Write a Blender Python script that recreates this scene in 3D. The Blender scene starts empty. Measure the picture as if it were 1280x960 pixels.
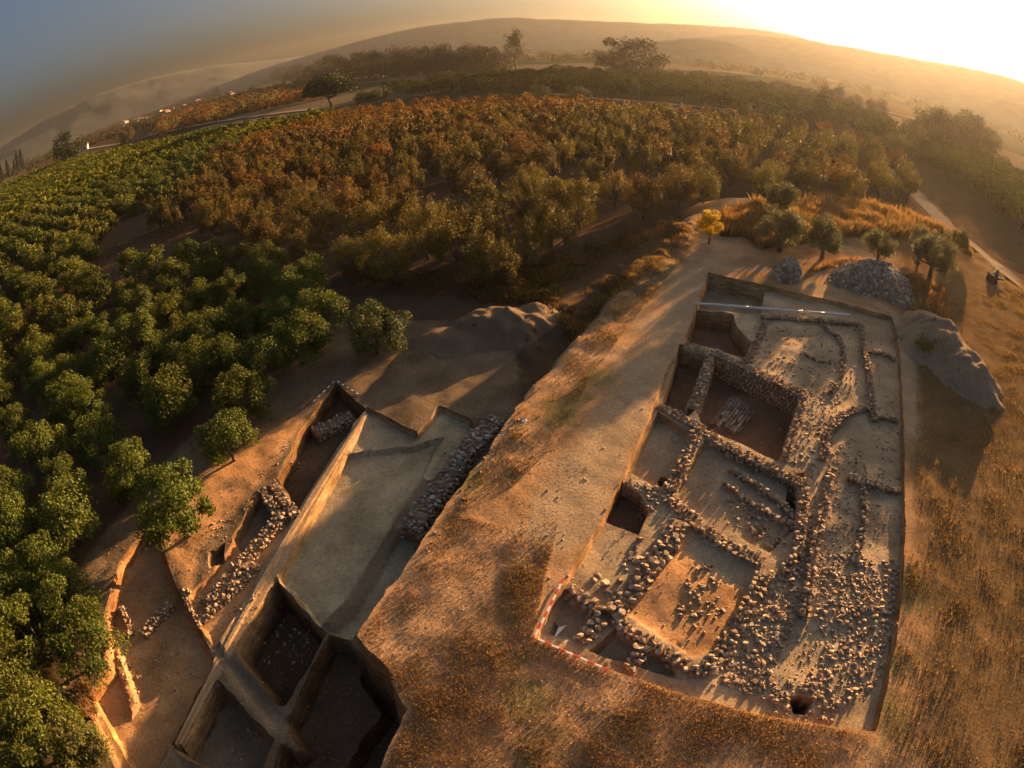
import bpy, bmesh, math, random
import numpy as np
from mathutils import Vector, Matrix, geometry

# ------------------------------------------------------------------ camera, light, exposure
SC = bpy.context.scene
COL = SC.collection
CAM_H, PITCH, ROLL, FPX = 13.0, math.radians(33.5), math.radians(-3.0), 740.0
SUN_AZ, SUN_EL = math.radians(43.5), math.radians(7.2)

cd = bpy.data.cameras.new('camera')
cam = bpy.data.objects.new('camera', cd); COL.objects.link(cam)
cd.type = 'PANO'
for holder in (cd, getattr(cd, 'cycles', None)):
    try:
        holder.panorama_type = 'FISHEYE_EQUISOLID'
        holder.fisheye_lens = FPX / 1280.0 * 36.0
        holder.fisheye_fov = math.radians(220)
    except Exception:
        pass
cd.sensor_fit = 'HORIZONTAL'; cd.sensor_width = 36.0; cd.sensor_height = 27.0
cd.clip_start = 0.1; cd.clip_end = 20000
_f = Vector((0, math.cos(PITCH), -math.sin(PITCH))); _u = Vector((0, math.sin(PITCH), math.cos(PITCH))); _r = Vector((1, 0, 0))
_r2 = _r * math.cos(ROLL) + _u * math.sin(ROLL); _u2 = _u * math.cos(ROLL) - _r * math.sin(ROLL)
M = Matrix((( _r2.x, _u2.x, -_f.x, 0), (_r2.y, _u2.y, -_f.y, 0), (_r2.z, _u2.z, -_f.z, CAM_H), (0, 0, 0, 1)))
cam.matrix_world = M
SC.camera = cam

world = bpy.data.worlds.new('World'); SC.world = world; world.use_nodes = True
nt = world.node_tree; nt.nodes.clear()
sky = nt.nodes.new('ShaderNodeTexSky'); sky.sky_type = 'NISHITA'; sky.sun_disc = False
sky.sun_elevation = SUN_EL; sky.sun_rotation = SUN_AZ
sky.altitude = 100; sky.air_density = 0.7; sky.dust_density = 8.2; sky.ozone_density = 1.5
bg = nt.nodes.new('ShaderNodeBackground'); bg.inputs['Strength'].default_value = 0.05
wo = nt.nodes.new('ShaderNodeOutputWorld')
nt.links.new(sky.outputs[0], bg.inputs[0]); nt.links.new(bg.outputs[0], wo.inputs[0])

sl = bpy.data.lights.new('sun', 'SUN'); sl.energy = 5.0; sl.angle = math.radians(0.6); sl.color = (1.0, 0.58, 0.26)
so = bpy.data.objects.new('sun', sl); COL.objects.link(so)
_sd = Vector((math.sin(SUN_AZ) * math.cos(SUN_EL), math.cos(SUN_AZ) * math.cos(SUN_EL), math.sin(SUN_EL)))
so.rotation_euler = _sd.to_track_quat('Z', 'Y').to_euler(); so.location = (40, 40, 60)

vs = SC.view_settings
vs.view_transform = 'Standard'; vs.look = 'None'; vs.gamma = 1.0; vs.exposure = 2.05
try: vs.use_curve_mapping = False
except Exception: pass
SC.render.engine = 'CYCLES'
cy = SC.cycles
cy.use_denoising = True
cy.max_bounces = 6; cy.diffuse_bounces = 3; cy.glossy_bounces = 2; cy.transmission_bounces = 4; cy.volume_bounces = 1; cy.transparent_max_bounces = 8
cy.volume_max_steps = 64
cy.sample_clamp_indirect = 6

# ------------------------------------------------------------------ helpers
rng = np.random.default_rng(11)
random.seed(5)

def site(px, py, z=0.0):
    """survey point of the site plan (measured on the 1280x960 photograph) as x, y on the level z"""
    x, y = px - 640.0, 480.0 - py
    cr, sr = math.cos(ROLL), math.sin(ROLL)
    X, Y = x * cr - y * sr, x * sr + y * cr
    r = math.hypot(X, Y) + 1e-9
    th = 2 * math.asin(min(1, r / (2 * FPX))); s = math.sin(th) / r
    d = (s * X, math.cos(th) * math.cos(PITCH) + s * Y * math.sin(PITCH), -math.cos(th) * math.sin(PITCH) + s * Y * math.cos(PITCH))
    t = (z - CAM_H) / d[2]
    return (d[0] * t, d[1] * t)

def in_view(P, margin=140):
    """which plan points fall inside the picture, with a margin in pixels"""
    v = np.column_stack([P, np.full(len(P), -0.7)]) - np.array([0, 0, CAM_H]); v /= np.linalg.norm(v, axis=1, keepdims=True)
    fz = v[:, 1] * math.cos(PITCH) - v[:, 2] * math.sin(PITCH); ry = v[:, 1] * math.sin(PITCH) + v[:, 2] * math.cos(PITCH); rx = v[:, 0]
    r = 2 * FPX * np.sin(np.arccos(np.clip(fz, -1, 1)) / 2); n = np.hypot(rx, ry) + 1e-9; X, Y = r * rx / n, r * ry / n
    x = 640 + X * math.cos(ROLL) + Y * math.sin(ROLL); y = 480 + X * math.sin(ROLL) - Y * math.cos(ROLL)
    return (x > -margin) & (x < 1280 + margin) & (y > -margin) & (y < 960 + margin)

def sites(pts, z=0.0):
    return np.array([site(p[0], p[1], z) for p in pts])

def _hash(ix, iy, seed):
    h = (ix.astype(np.int64) * 374761393 + iy.astype(np.int64) * 668265263 + seed * 1442695041) & 0xffffffff
    h = ((h ^ (h >> 13)) * 1274126177) & 0xffffffff
    return ((h ^ (h >> 16)) & 0xffffff) / float(0xffffff)

def vnoise(x, y, seed=0):
    x = np.asarray(x, float); y = np.asarray(y, float)
    ix, iy = np.floor(x), np.floor(y); fx, fy = x - ix, y - iy
    fx = fx * fx * (3 - 2 * fx); fy = fy * fy * (3 - 2 * fy)
    a = _hash(ix, iy, seed); b = _hash(ix + 1, iy, seed); c = _hash(ix, iy + 1, seed); d = _hash(ix + 1, iy + 1, seed)
    return (a * (1 - fx) + b * fx) * (1 - fy) + (c * (1 - fx) + d * fx) * fy

def fbm(x, y, scale, seed=0, octaves=4):
    v = 0.0; amp = 0.5; f = 1.0 / scale
    for k in range(octaves):
        v = v + amp * (vnoise(x * f, y * f, seed + k) - 0.5); amp *= 0.5; f *= 2.03
    return v * 2

def sstep(t):
    t = np.clip(t, 0, 1); return t * t * (3 - 2 * t)

def pt_in_poly(x, y, poly):
    ins = np.zeros(x.shape, bool); n = len(poly)
    for i in range(n):
        x1, y1 = poly[i]; x2, y2 = poly[(i + 1) % n]
        if y1 == y2: continue
        c = ((y1 > y) != (y2 > y)) & (x < (x2 - x1) * (y - y1) / (y2 - y1) + x1)
        ins ^= c
    return ins

def seg_dist(x, y, line, closed=False):
    d = np.full(x.shape, 1e9); n = len(line)
    for i in range(n if closed else n - 1):
        ax, ay = line[i]; bx, by = line[(i + 1) % n]
        dx, dy = bx - ax, by - ay; L = dx * dx + dy * dy + 1e-12
        t = np.clip(((x - ax) * dx + (y - ay) * dy) / L, 0, 1)
        d = np.minimum(d, (x - ax - t * dx) ** 2 + (y - ay - t * dy) ** 2)
    return np.sqrt(d)

def densify(poly, step, closed=True):
    out = []; n = len(poly)
    for i in range(n if closed else n - 1):
        a = np.array(poly[i]); b = np.array(poly[(i + 1) % n]); k = max(1, int(np.hypot(*(b - a)) / step))
        for j in range(k): out.append(a + (b - a) * j / k)
    if not closed: out.append(np.array(poly[-1]))
    return np.array(out)

def link(o, parent=None):
    COL.objects.link(o)
    if parent is not None: o.parent = parent
    return o

def mesh_from(name, verts, faces, mat=None, smooth=False):
    me = bpy.data.meshes.new(name)
    me.from_pydata([tuple(v) for v in verts], [], [tuple(f) for f in faces])
    if mat: me.materials.append(mat)
    if smooth: me.shade_smooth()
    me.update()
    return me

def fast_mesh(name, verts, faces, mat=None, cols=None, smooth=False):
    """verts (n,3), faces (m,k) int; cols (n,3) per vertex"""
    verts = np.asarray(verts, np.float32); faces = np.asarray(faces, np.int32)
    me = bpy.data.meshes.new(name)
    m, k = faces.shape
    me.vertices.add(len(verts)); me.vertices.foreach_set('co', verts.ravel())
    me.loops.add(m * k); me.loops.foreach_set('vertex_index', faces.ravel())
    me.polygons.add(m); me.polygons.foreach_set('loop_start', np.arange(0, m * k, k, dtype=np.int32))
    me.polygons.foreach_set('loop_total', np.full(m, k, np.int32))
    if smooth: me.polygons.foreach_set('use_smooth', np.ones(m, bool))
    if cols is not None:
        at = me.color_attributes.new('tint', 'FLOAT_COLOR', 'POINT')
        c4 = np.ones((len(verts), 4), np.float32); c4[:, :3] = cols
        at.data.foreach_set('color', c4.ravel())
    if mat: me.materials.append(mat)
    me.update(calc_edges=True)
    return me

def tag(o, label=None, cat=None, group=None, kind=None):
    if label: o['label'] = label
    if cat: o['category'] = cat
    if group: o['group'] = group
    if kind: o['kind'] = kind
    return o

def empty(name, loc=(0, 0, 0), rz=0.0):
    o = bpy.data.objects.new(name, None); COL.objects.link(o); o.empty_display_size = 0.3
    o.location = loc; o.rotation_euler = (0, 0, rz)
    return o

def obj(name, me, parent=None, loc=None, rot=None, scale=None):
    o = bpy.data.objects.new(name, me); COL.objects.link(o)
    if parent is not None: o.parent = parent
    if loc is not None: o.location = loc
    if rot is not None: o.rotation_euler = rot
    if scale is not None: o.scale = scale
    return o

# ------------------------------------------------------------------ materials
def newmat(name):
    m = bpy.data.materials.new(name); m.use_nodes = True
    return m, m.node_tree, m.node_tree.nodes['Principled BSDF']

def N(nt, t, **kw):
    n = nt.nodes.new(t)
    for k, v in kw.items():
        if hasattr(n, k): setattr(n, k, v)
        else: n.inputs[k].default_value = v
    return n

def math_node(nt, op, a, b=None):
    n = nt.nodes.new('ShaderNodeMath'); n.operation = op
    for i, v in enumerate((a, b)):
        if v is None: continue
        if isinstance(v, (int, float)): n.inputs[i].default_value = v
        else: nt.links.new(v, n.inputs[i])
    return n.outputs[0]

def mixc(nt, fac, a, b, mode='MIX'):
    n = nt.nodes.new('ShaderNodeMix'); n.data_type = 'RGBA'; n.blend_type = mode
    for i, v in ((0, fac), (6, a), (7, b)):
        if isinstance(v, (int, float)): n.inputs[i].default_value = v
        elif isinstance(v, tuple): n.inputs[i].default_value = (*v, 1) if len(v) == 3 else v
        else: nt.links.new(v, n.inputs[i])
    return n.outputs[2]

def earth_material(name, attr=True, base=(0.3, 0.2, 0.12), bump=0.05, speck=0.35):
    m, nt, b = newmat(name)
    geo = N(nt, 'ShaderNodeNewGeometry'); pos = geo.outputs['Position']
    if attr:
        c0 = N(nt, 'ShaderNodeAttribute', attribute_name='tint').outputs['Color']
    else:
        rgb = N(nt, 'ShaderNodeRGB'); rgb.outputs[0].default_value = (*base, 1); c0 = rgb.outputs[0]
    def noise(scale, detail=6, rough=0.6):
        n = N(nt, 'ShaderNodeTexNoise'); n.inputs['Scale'].default_value = scale; n.inputs['Detail'].default_value = detail
        n.inputs['Roughness'].default_value = rough; nt.links.new(pos, n.inputs['Vector']); return n.outputs['Fac']
    n1, n2, n3 = noise(0.9, 5), noise(9.0, 7, 0.72), noise(38.0, 4, 0.7)
    v = math_node(nt, 'MULTIPLY', n1, 0.8); v = math_node(nt, 'ADD', v, math_node(nt, 'MULTIPLY', n2, 1.5))
    v = math_node(nt, 'ADD', v, math_node(nt, 'MULTIPLY', n3, 1.1))
    v = math_node(nt, 'MAXIMUM', math_node(nt, 'SUBTRACT', v, 0.72), 0.2)
    cmb = N(nt, 'ShaderNodeCombineColor')
    for i in range(3): nt.links.new(v, cmb.inputs[i])
    c = mixc(nt, 1.0, c0, cmb.outputs[0], 'MULTIPLY')
    vor = N(nt, 'ShaderNodeTexVoronoi'); vor.inputs['Scale'].default_value = 9.0; nt.links.new(pos, vor.inputs['Vector'])
    peb = math_node(nt, 'LESS_THAN', vor.outputs['Distance'], 0.16)
    gate = math_node(nt, 'GREATER_THAN', noise(2.1, 3), 0.52)
    peb = math_node(nt, 'MULTIPLY', math_node(nt, 'MULTIPLY', peb, gate), speck)
    c = mixc(nt, peb, c, (0.42, 0.34, 0.25))
    # soil layers on the cut faces
    sep = N(nt, 'ShaderNodeSeparateXYZ'); nt.links.new(geo.outputs['True Normal'], sep.inputs[0])
    cut = math_node(nt, 'LESS_THAN', math_node(nt, 'ABSOLUTE', sep.outputs['Z']), 0.6)
    mp = N(nt, 'ShaderNodeVectorMath'); mp.operation = 'MULTIPLY'; mp.inputs[1].default_value = (1.3, 1.3, 9.0); nt.links.new(pos, mp.inputs[0])
    ns = N(nt, 'ShaderNodeTexNoise'); ns.inputs['Scale'].default_value = 1.0; ns.inputs['Detail'].default_value = 6; ns.inputs['Roughness'].default_value = 0.7; nt.links.new(mp.outputs[0], ns.inputs['Vector'])
    rp = N(nt, 'ShaderNodeValToRGB'); rp.color_ramp.elements[0].position = 0.35; rp.color_ramp.elements[0].color = (0.45, 0.36, 0.30, 1); rp.color_ramp.elements[1].position = 0.65; rp.color_ramp.elements[1].color = (1.15, 1.0, 0.85, 1)
    nt.links.new(ns.outputs['Fac'], rp.inputs[0])
    c = mixc(nt, cut, c, mixc(nt, 1.0, c, rp.outputs[0], 'MULTIPLY'))
    nt.links.new(c, b.inputs['Base Color'])
    b.inputs['Roughness'].default_value = 0.95
    b.inputs['Specular IOR Level'].default_value = 0.0
    h = math_node(nt, 'ADD', math_node(nt, 'MULTIPLY', n2, 0.6), math_node(nt, 'MULTIPLY', n3, 0.22))
    h = math_node(nt, 'ADD', h, math_node(nt, 'MULTIPLY', math_node(nt, 'SUBTRACT', 1.0, vor.outputs['Distance']), 0.05))
    bp = N(nt, 'ShaderNodeBump'); bp.inputs['Strength'].default_value = 1.0; bp.inputs['Distance'].default_value = bump
    nt.links.new(h, bp.inputs['Height']); nt.links.new(bp.outputs[0], b.inputs['Normal'])
    return m

MAT_GROUND = earth_material('ground_earth', bump=0.055)
MAT_CORE = earth_material('wall_core_earth', attr=False, base=(0.26, 0.17, 0.10))
MAT_HEAP = earth_material('spoil_earth', attr=False, base=(0.32, 0.235, 0.15), bump=0.10)
MAT_ROAD = earth_material('pale_road', attr=False, base=(0.27, 0.215, 0.155), speck=0.1)

def stone_material(name, lo, hi):
    m, nt, b = newmat(name)
    oi = N(nt, 'ShaderNodeObjectInfo'); geo = N(nt, 'ShaderNodeNewGeometry')
    r = math_node(nt, 'FRACT', math_node(nt, 'ADD', oi.outputs['Random'], geo.outputs['Random Per Island']))
    c = mixc(nt, r, lo, hi)
    n = N(nt, 'ShaderNodeTexNoise'); n.inputs['Scale'].default_value = 7.0; n.inputs['Detail'].default_value = 6
    nt.links.new(geo.outputs['Position'], n.inputs['Vector'])
    k = math_node(nt, 'ADD', math_node(nt, 'MULTIPLY', n.outputs['Fac'], 1.1), 0.42)
    cmb = N(nt, 'ShaderNodeCombineColor')
    for i in range(3): nt.links.new(k, cmb.inputs[i])
    c = mixc(nt, 1.0, c, cmb.outputs[0], 'MULTIPLY')
    r2 = math_node(nt, 'FRACT', math_node(nt, 'MULTIPLY', r, 7.31))
    c = mixc(nt, math_node(nt, 'MULTIPLY', math_node(nt, 'GREATER_THAN', r2, 0.72), 0.5), c, (0.27, 0.15, 0.09))
    nt.links.new(c, b.inputs['Base Color']); b.inputs['Roughness'].default_value = 0.9
    b.inputs['Specular IOR Level'].default_value = 0.2
    n2 = N(nt, 'ShaderNodeTexNoise'); n2.inputs['Scale'].default_value = 22.0; n2.inputs['Detail'].default_value = 5
    nt.links.new(geo.outputs['Position'], n2.inputs['Vector'])
    bp = N(nt, 'ShaderNodeBump'); bp.inputs['Strength'].default_value = 0.7; bp.inputs['Distance'].default_value = 0.03
    nt.links.new(n2.outputs['Fac'], bp.inputs['Height']); nt.links.new(bp.outputs[0], b.inputs['Normal'])
    return m

MAT_STONE = stone_material('field_stone', (0.26, 0.175, 0.105), (0.54, 0.41, 0.27))
MAT_STONE_GREY = stone_material('grey_stone', (0.20, 0.165, 0.12), (0.58, 0.51, 0.41))

def leaf_material(name, source='object', trans=0.27, gloss=0.62, var=0.5):
    m, nt, b = newmat(name)
    if source == 'object': c0 = N(nt, 'ShaderNodeObjectInfo').outputs['Color']
    else: c0 = N(nt, 'ShaderNodeAttribute', attribute_name='tint').outputs['Color']
    geo = N(nt, 'ShaderNodeNewGeometry'); r = geo.outputs['Random Per Island']
    hs = N(nt, 'ShaderNodeHueSaturation')
    nt.links.new(c0, hs.inputs['Color'])
    nt.links.new(math_node(nt, 'ADD', math_node(nt, 'MULTIPLY', r, 0.05), 0.475), hs.inputs['Hue'])
    r2 = math_node(nt, 'FRACT', math_node(nt, 'MULTIPLY', r, 17.3))
    nt.links.new(math_node(nt, 'ADD', math_node(nt, 'MULTIPLY', r2, 2 * var), 1 - var), hs.inputs['Value'])
    nt.links.new(hs.outputs[0], b.inputs['Base Color'])
    b.inputs['Roughness'].default_value = gloss; b.inputs['Specular IOR Level'].default_value = 0.16 if source == 'object' else 0.0
    tr = N(nt, 'ShaderNodeBsdfTranslucent')
    warm = mixc(nt, 1.0, hs.outputs[0], (1.25, 1.1, 0.55), 'MULTIPLY')
    nt.links.new(warm, tr.inputs['Color'])
    mx = N(nt, 'ShaderNodeMixShader'); mx.inputs[0].default_value = trans
    nt.links.new(b.outputs[0], mx.inputs[1]); nt.links.new(tr.outputs[0], mx.inputs[2])
    nt.links.new(mx.outputs[0], nt.nodes['Material Output'].inputs['Surface'])
    return m

MAT_LEAF = leaf_material('leaf', 'object')
MAT_LEAF_FAR = leaf_material('leaf_far', 'attr')
MAT_GRASS = leaf_material('dry_blade', 'attr', trans=0.4, gloss=0.7, var=0.35)

def plain(name, col, rough=0.6, noise=0.15, scale=20, metal=0.0):
    m, nt, b = newmat(name)
    geo = N(nt, 'ShaderNodeNewGeometry')
    n = N(nt, 'ShaderNodeTexNoise'); n.inputs['Scale'].default_value = scale; n.inputs['Detail'].default_value = 5
    nt.links.new(geo.outputs['Position'], n.inputs['Vector'])
    c = mixc(nt, n.outputs['Fac'], tuple(x * (1 - noise) for x in col), tuple(min(1, x * (1 + noise)) for x in col))
    nt.links.new(c, b.inputs['Base Color']); b.inputs['Roughness'].default_value = rough; b.inputs['Metallic'].default_value = metal
    return m

MAT_BARK = plain('bark', (0.11, 0.08, 0.055), 0.95, 0.5, 14)
MAT_CHAR = plain('charred_wood', (0.055, 0.038, 0.028), 0.95, 0.5, 10)
MAT_RED = plain('red_paint', (0.55, 0.05, 0.03), 0.45)
MAT_WHITE = plain('white_paint', (0.75, 0.73, 0.68), 0.45)
MAT_BLACK = plain('black_paint', (0.03, 0.03, 0.03), 0.5)
MAT_PVC = plain('pale_plastic', (0.62, 0.64, 0.66), 0.4)
MAT_HOUSE = plain('house_plaster', (0.48, 0.44, 0.39), 0.9)
MAT_TILE = plain('roof_tiles', (0.24, 0.12, 0.08), 0.9, 0.3)
MAT_GLASS = plain('dark_window', (0.05, 0.05, 0.06), 0.2)
MAT_HILL = plain('far_hill_scrub', (0.032, 0.035, 0.024), 1.0, 0.9, 0.06)

# ------------------------------------------------------------------ ground with the excavations cut into it
TRENCH_Z = -0.28
T = -1.7                      # level of the lower terrace and the orchards
CLIFF = [(655, 498), (640, 520), (600, 575), (560, 630), (520, 690), (480, 745), (440, 805), (470, 838), (512, 886), (478, 960), (462, 1040)]

PATCHES = []
def patch(pts, zlip, z, col, w=0.1, amp=0.03, jit=0.035, world=False):
    poly = np.array(pts) if world else sites(pts, zlip)
    PATCHES.append(dict(poly0=poly, z=z, w=w, col=np.array(col), amp=amp, jit=jit))

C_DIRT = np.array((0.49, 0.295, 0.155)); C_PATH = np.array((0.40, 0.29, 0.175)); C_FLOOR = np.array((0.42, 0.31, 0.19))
C_RED = np.array((0.25, 0.135, 0.075)); C_PIT_SHADE = np.array((0.12, 0.075, 0.045)); C_ORANGE = np.array((0.50, 0.275, 0.125))  # pit floor tone: shade of the depth mixed into the earth colour
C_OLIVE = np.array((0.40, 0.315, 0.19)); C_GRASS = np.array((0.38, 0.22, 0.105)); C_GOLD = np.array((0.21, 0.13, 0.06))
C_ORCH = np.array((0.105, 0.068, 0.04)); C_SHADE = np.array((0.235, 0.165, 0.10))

# western dig, cut against the plateau
wd = np.vstack([sites(CLIFF, 0.0), sites([(420, 1060), (60, 1060), (60, 880), (100, 700), (240, 540), (420, 400), (560, 400), (650, 440)], T)])
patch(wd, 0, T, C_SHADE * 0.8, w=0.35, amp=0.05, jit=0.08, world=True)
# strip between orchard and dig, sunlight put into its orange soil colour
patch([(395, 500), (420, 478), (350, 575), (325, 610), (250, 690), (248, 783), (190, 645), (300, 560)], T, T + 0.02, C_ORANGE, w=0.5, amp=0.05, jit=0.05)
# stepped floor of the main cutting
patch([(458, 508), (522, 541), (548, 507), (588, 523), (600, 560), (560, 640), (505, 720), (440, 800), (400, 790), (343, 722), (385, 640), (425, 560)], T, -1.95, C_OLIVE, w=0.15, jit=0.07, amp=0.02)
patch([(425, 568), (470, 563), (515, 557), (556, 546), (530, 592), (500, 640), (470, 692), (440, 745), (402, 786), (345, 720), (385, 645)], -1.95, -2.15, C_OLIVE, w=0.15, jit=0.07, amp=0.02)
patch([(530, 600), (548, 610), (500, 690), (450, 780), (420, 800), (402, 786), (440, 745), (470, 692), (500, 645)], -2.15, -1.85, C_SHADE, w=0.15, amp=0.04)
# dark compartment with a stone footing
patch([(420, 479), (456, 511), (418, 566), (372, 640), (345, 598), (378, 532)], T, -2.45, C_PIT_SHADE, w=0.15, jit=0.07, amp=0.03)
# compartment with the two parallel walls
patch([(342, 600), (372, 640), (330, 712), (268, 812), (246, 782), (236, 745), (285, 690), (318, 620)], T, -1.92, C_ORANGE, w=0.15, jit=0.07, amp=0.05)
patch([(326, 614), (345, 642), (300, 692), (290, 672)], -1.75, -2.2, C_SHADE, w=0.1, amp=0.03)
patch([(262, 690), (282, 678), (278, 700), (262, 712)], -1.72, -2.05, C_PIT_SHADE, w=0.15, jit=0.07, amp=0.03)
# low corner cutting
patch([(190, 648), (222, 735), (248, 783), (264, 812), (276, 800), (262, 840), (214, 930), (195, 962), (160, 990), (128, 930), (104, 868), (132, 835), (128, 770), (150, 700)], T, -2.15, C_ORANGE, w=0.3, amp=0.08)
patch([(104, 868), (112, 862), (175, 975), (160, 990)], T, -1.95, C_ORANGE * 1.05, w=0.1, amp=0.02)
patch([(140, 810), (152, 806), (176, 880), (165, 900)], -2.1, -2.0, C_ORANGE, w=0.15, amp=0.05)
# deep squares, floors coloured darker to carry the shade of the pits
patch([(347, 724), (414, 800), (359, 895), (288, 808)], -2.0, -3.1, C_PIT_SHADE * 0.9, w=0.24, jit=0.08, amp=0.07)
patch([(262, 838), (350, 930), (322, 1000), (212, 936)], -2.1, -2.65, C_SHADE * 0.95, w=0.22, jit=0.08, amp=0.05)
patch([(414, 800), (440, 806), (512, 886), (478, 960), (440, 1030), (330, 1010), (362, 897)], -1.9, -2.35, C_PIT_SHADE, w=0.26, jit=0.08, amp=0.08)
patch([(436, 812), (512, 886), (478, 960), (455, 1000), (425, 955), (470, 885)], -1.9, -2.8, C_PIT_SHADE * 0.9, w=0.26, jit=0.08, amp=0.08)
# baulks left standing
patch([(456, 512), (465, 517), (433, 570), (402, 625), (350, 722), (300, 808), (228, 940), (214, 930), (278, 803), (325, 708), (385, 610), (420, 556)], -1.8, -1.8, C_PATH, w=0.16, amp=0.015, jit=0.02)
patch([(455, 518), (459, 519), (426, 570), (394, 622), (338, 716), (290, 800), (220, 934), (217, 932), (284, 800), (332, 712), (388, 618), (422, 566)], -1.74, -1.71, C_PATH * 1.05, w=0.03, amp=0.005, jit=0.01)
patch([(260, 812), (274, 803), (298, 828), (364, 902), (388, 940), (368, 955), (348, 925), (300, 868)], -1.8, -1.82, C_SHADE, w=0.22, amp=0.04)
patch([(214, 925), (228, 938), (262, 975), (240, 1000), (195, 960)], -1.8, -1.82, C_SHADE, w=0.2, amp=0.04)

# the main trench on the plateau
TR = [(885, 340), (1000, 367), (1060, 380), (1115, 396), (1125, 440), (1129, 527), (1131, 620), (1131, 700), (1120, 800), (1095, 914), (1010, 905), (930, 889), (840, 864), (745, 831), (668, 796),
      (690, 752), (752, 650), (777, 597), (793, 562), (815, 510), (835, 457), (858, 425), (871, 380)]
patch(TR, 0.0, TRENCH_Z, C_FLOOR, w=0.07, amp=0.06, jit=0.03)
tz = TRENCH_Z
patch([(887, 342), (957, 358), (951, 388), (871, 382)], -0.05, -1.05, C_FLOOR * 0.9, w=0.08, amp=0.03)
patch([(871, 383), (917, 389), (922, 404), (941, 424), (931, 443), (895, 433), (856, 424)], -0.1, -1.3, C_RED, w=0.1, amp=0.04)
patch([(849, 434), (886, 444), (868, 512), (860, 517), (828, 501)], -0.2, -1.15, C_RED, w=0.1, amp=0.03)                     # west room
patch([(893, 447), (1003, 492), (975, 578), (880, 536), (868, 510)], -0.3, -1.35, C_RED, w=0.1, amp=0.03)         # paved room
patch([(822, 514), (866, 540), (836, 600), (822, 612), (785, 590)], tz, -0.6, C_FLOOR, w=0.08, amp=0.03)          # grey room
patch([(881, 548), (1003, 600), (1000, 655), (962, 690), (858, 645), (845, 610)], tz, -0.55, C_FLOOR, w=0.1, amp=0.05)   # room with the rows
patch([(985, 605), (1002, 602), (998, 652), (980, 640)], -0.7, -1.05, C_PIT_SHADE, w=0.15, amp=0.03)
patch([(777, 604), (800, 618), (812, 640), (798, 668), (756, 651)], tz, -0.85, C_PIT_SHADE * 1.3, w=0.06, amp=0.03)
patch([(860, 655), (950, 706), (940, 750), (905, 810), (866, 826), (780, 766), (822, 700)], tz, -0.33, C_ORANGE, w=0.1, amp=0.06)   # south room
patch([(868, 660), (948, 708), (938, 745), (905, 730), (850, 690)], -0.33, -0.38, C_FLOOR, w=0.3, amp=0.03)  # greyer floor tone painted where the wall's shade lies
patch([(706, 738), (745, 766), (728, 803), (674, 794)], tz, -0.45, C_FLOOR * 0.9, w=0.2, amp=0.03)
patch([(770, 782), (842, 826), (850, 850), (735, 815)], tz, -0.5, C_FLOOR * 0.9, w=0.15, amp=0.04)
patch([(985, 872), (1000, 868), (1016, 876), (1008, 893), (992, 892)], tz, -1.0, C_PIT_SHADE, w=0.15, amp=0.03)
patch([(826, 597), (837, 597), (838, 607), (827, 610), (822, 604)], -0.6, -1.4, C_PIT_SHADE, w=0.08, amp=0.02)

# soft plateau (outside the cuts)
W_EDGE = sites([(860, 283), (830, 300), (770, 370), (730, 420), (690, 462), (655, 498)], 0.0)
PLATEAU = np.vstack([W_EDGE, np.array([(-3.5, 17.0), (-6.5, 9.0), (-8, -2), (-9, -20), (36, -20), (35, 10), (36, 31), (35, 41), (29, 46), (19, 46), (14.5, 41)])])
PATH_LINE = sites([(905, 300), (868, 345), (838, 410), (812, 455), (786, 505), (757, 560), (725, 610), (690, 660)], 0.0)
RIGHT_PATH = sites([(880, 330), (960, 338), (1030, 362), (1100, 380), (1128, 405), (1137, 470), (1140, 540)], 0.0)
TRACK = sites([(1110, 205), (1150, 240), (1185, 275), (1218, 305), (1250, 340), (1285, 375), (1330, 430)], -1.0)
BANK = sites([(850, 290), (800, 325), (750, 360), (710, 380), (670, 410)], -0.3)

def mixv(c, col, k):
    k = np.clip(k, 0, 1)[:, None]; return c * (1 - k) + np.asarray(col) * k

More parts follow.
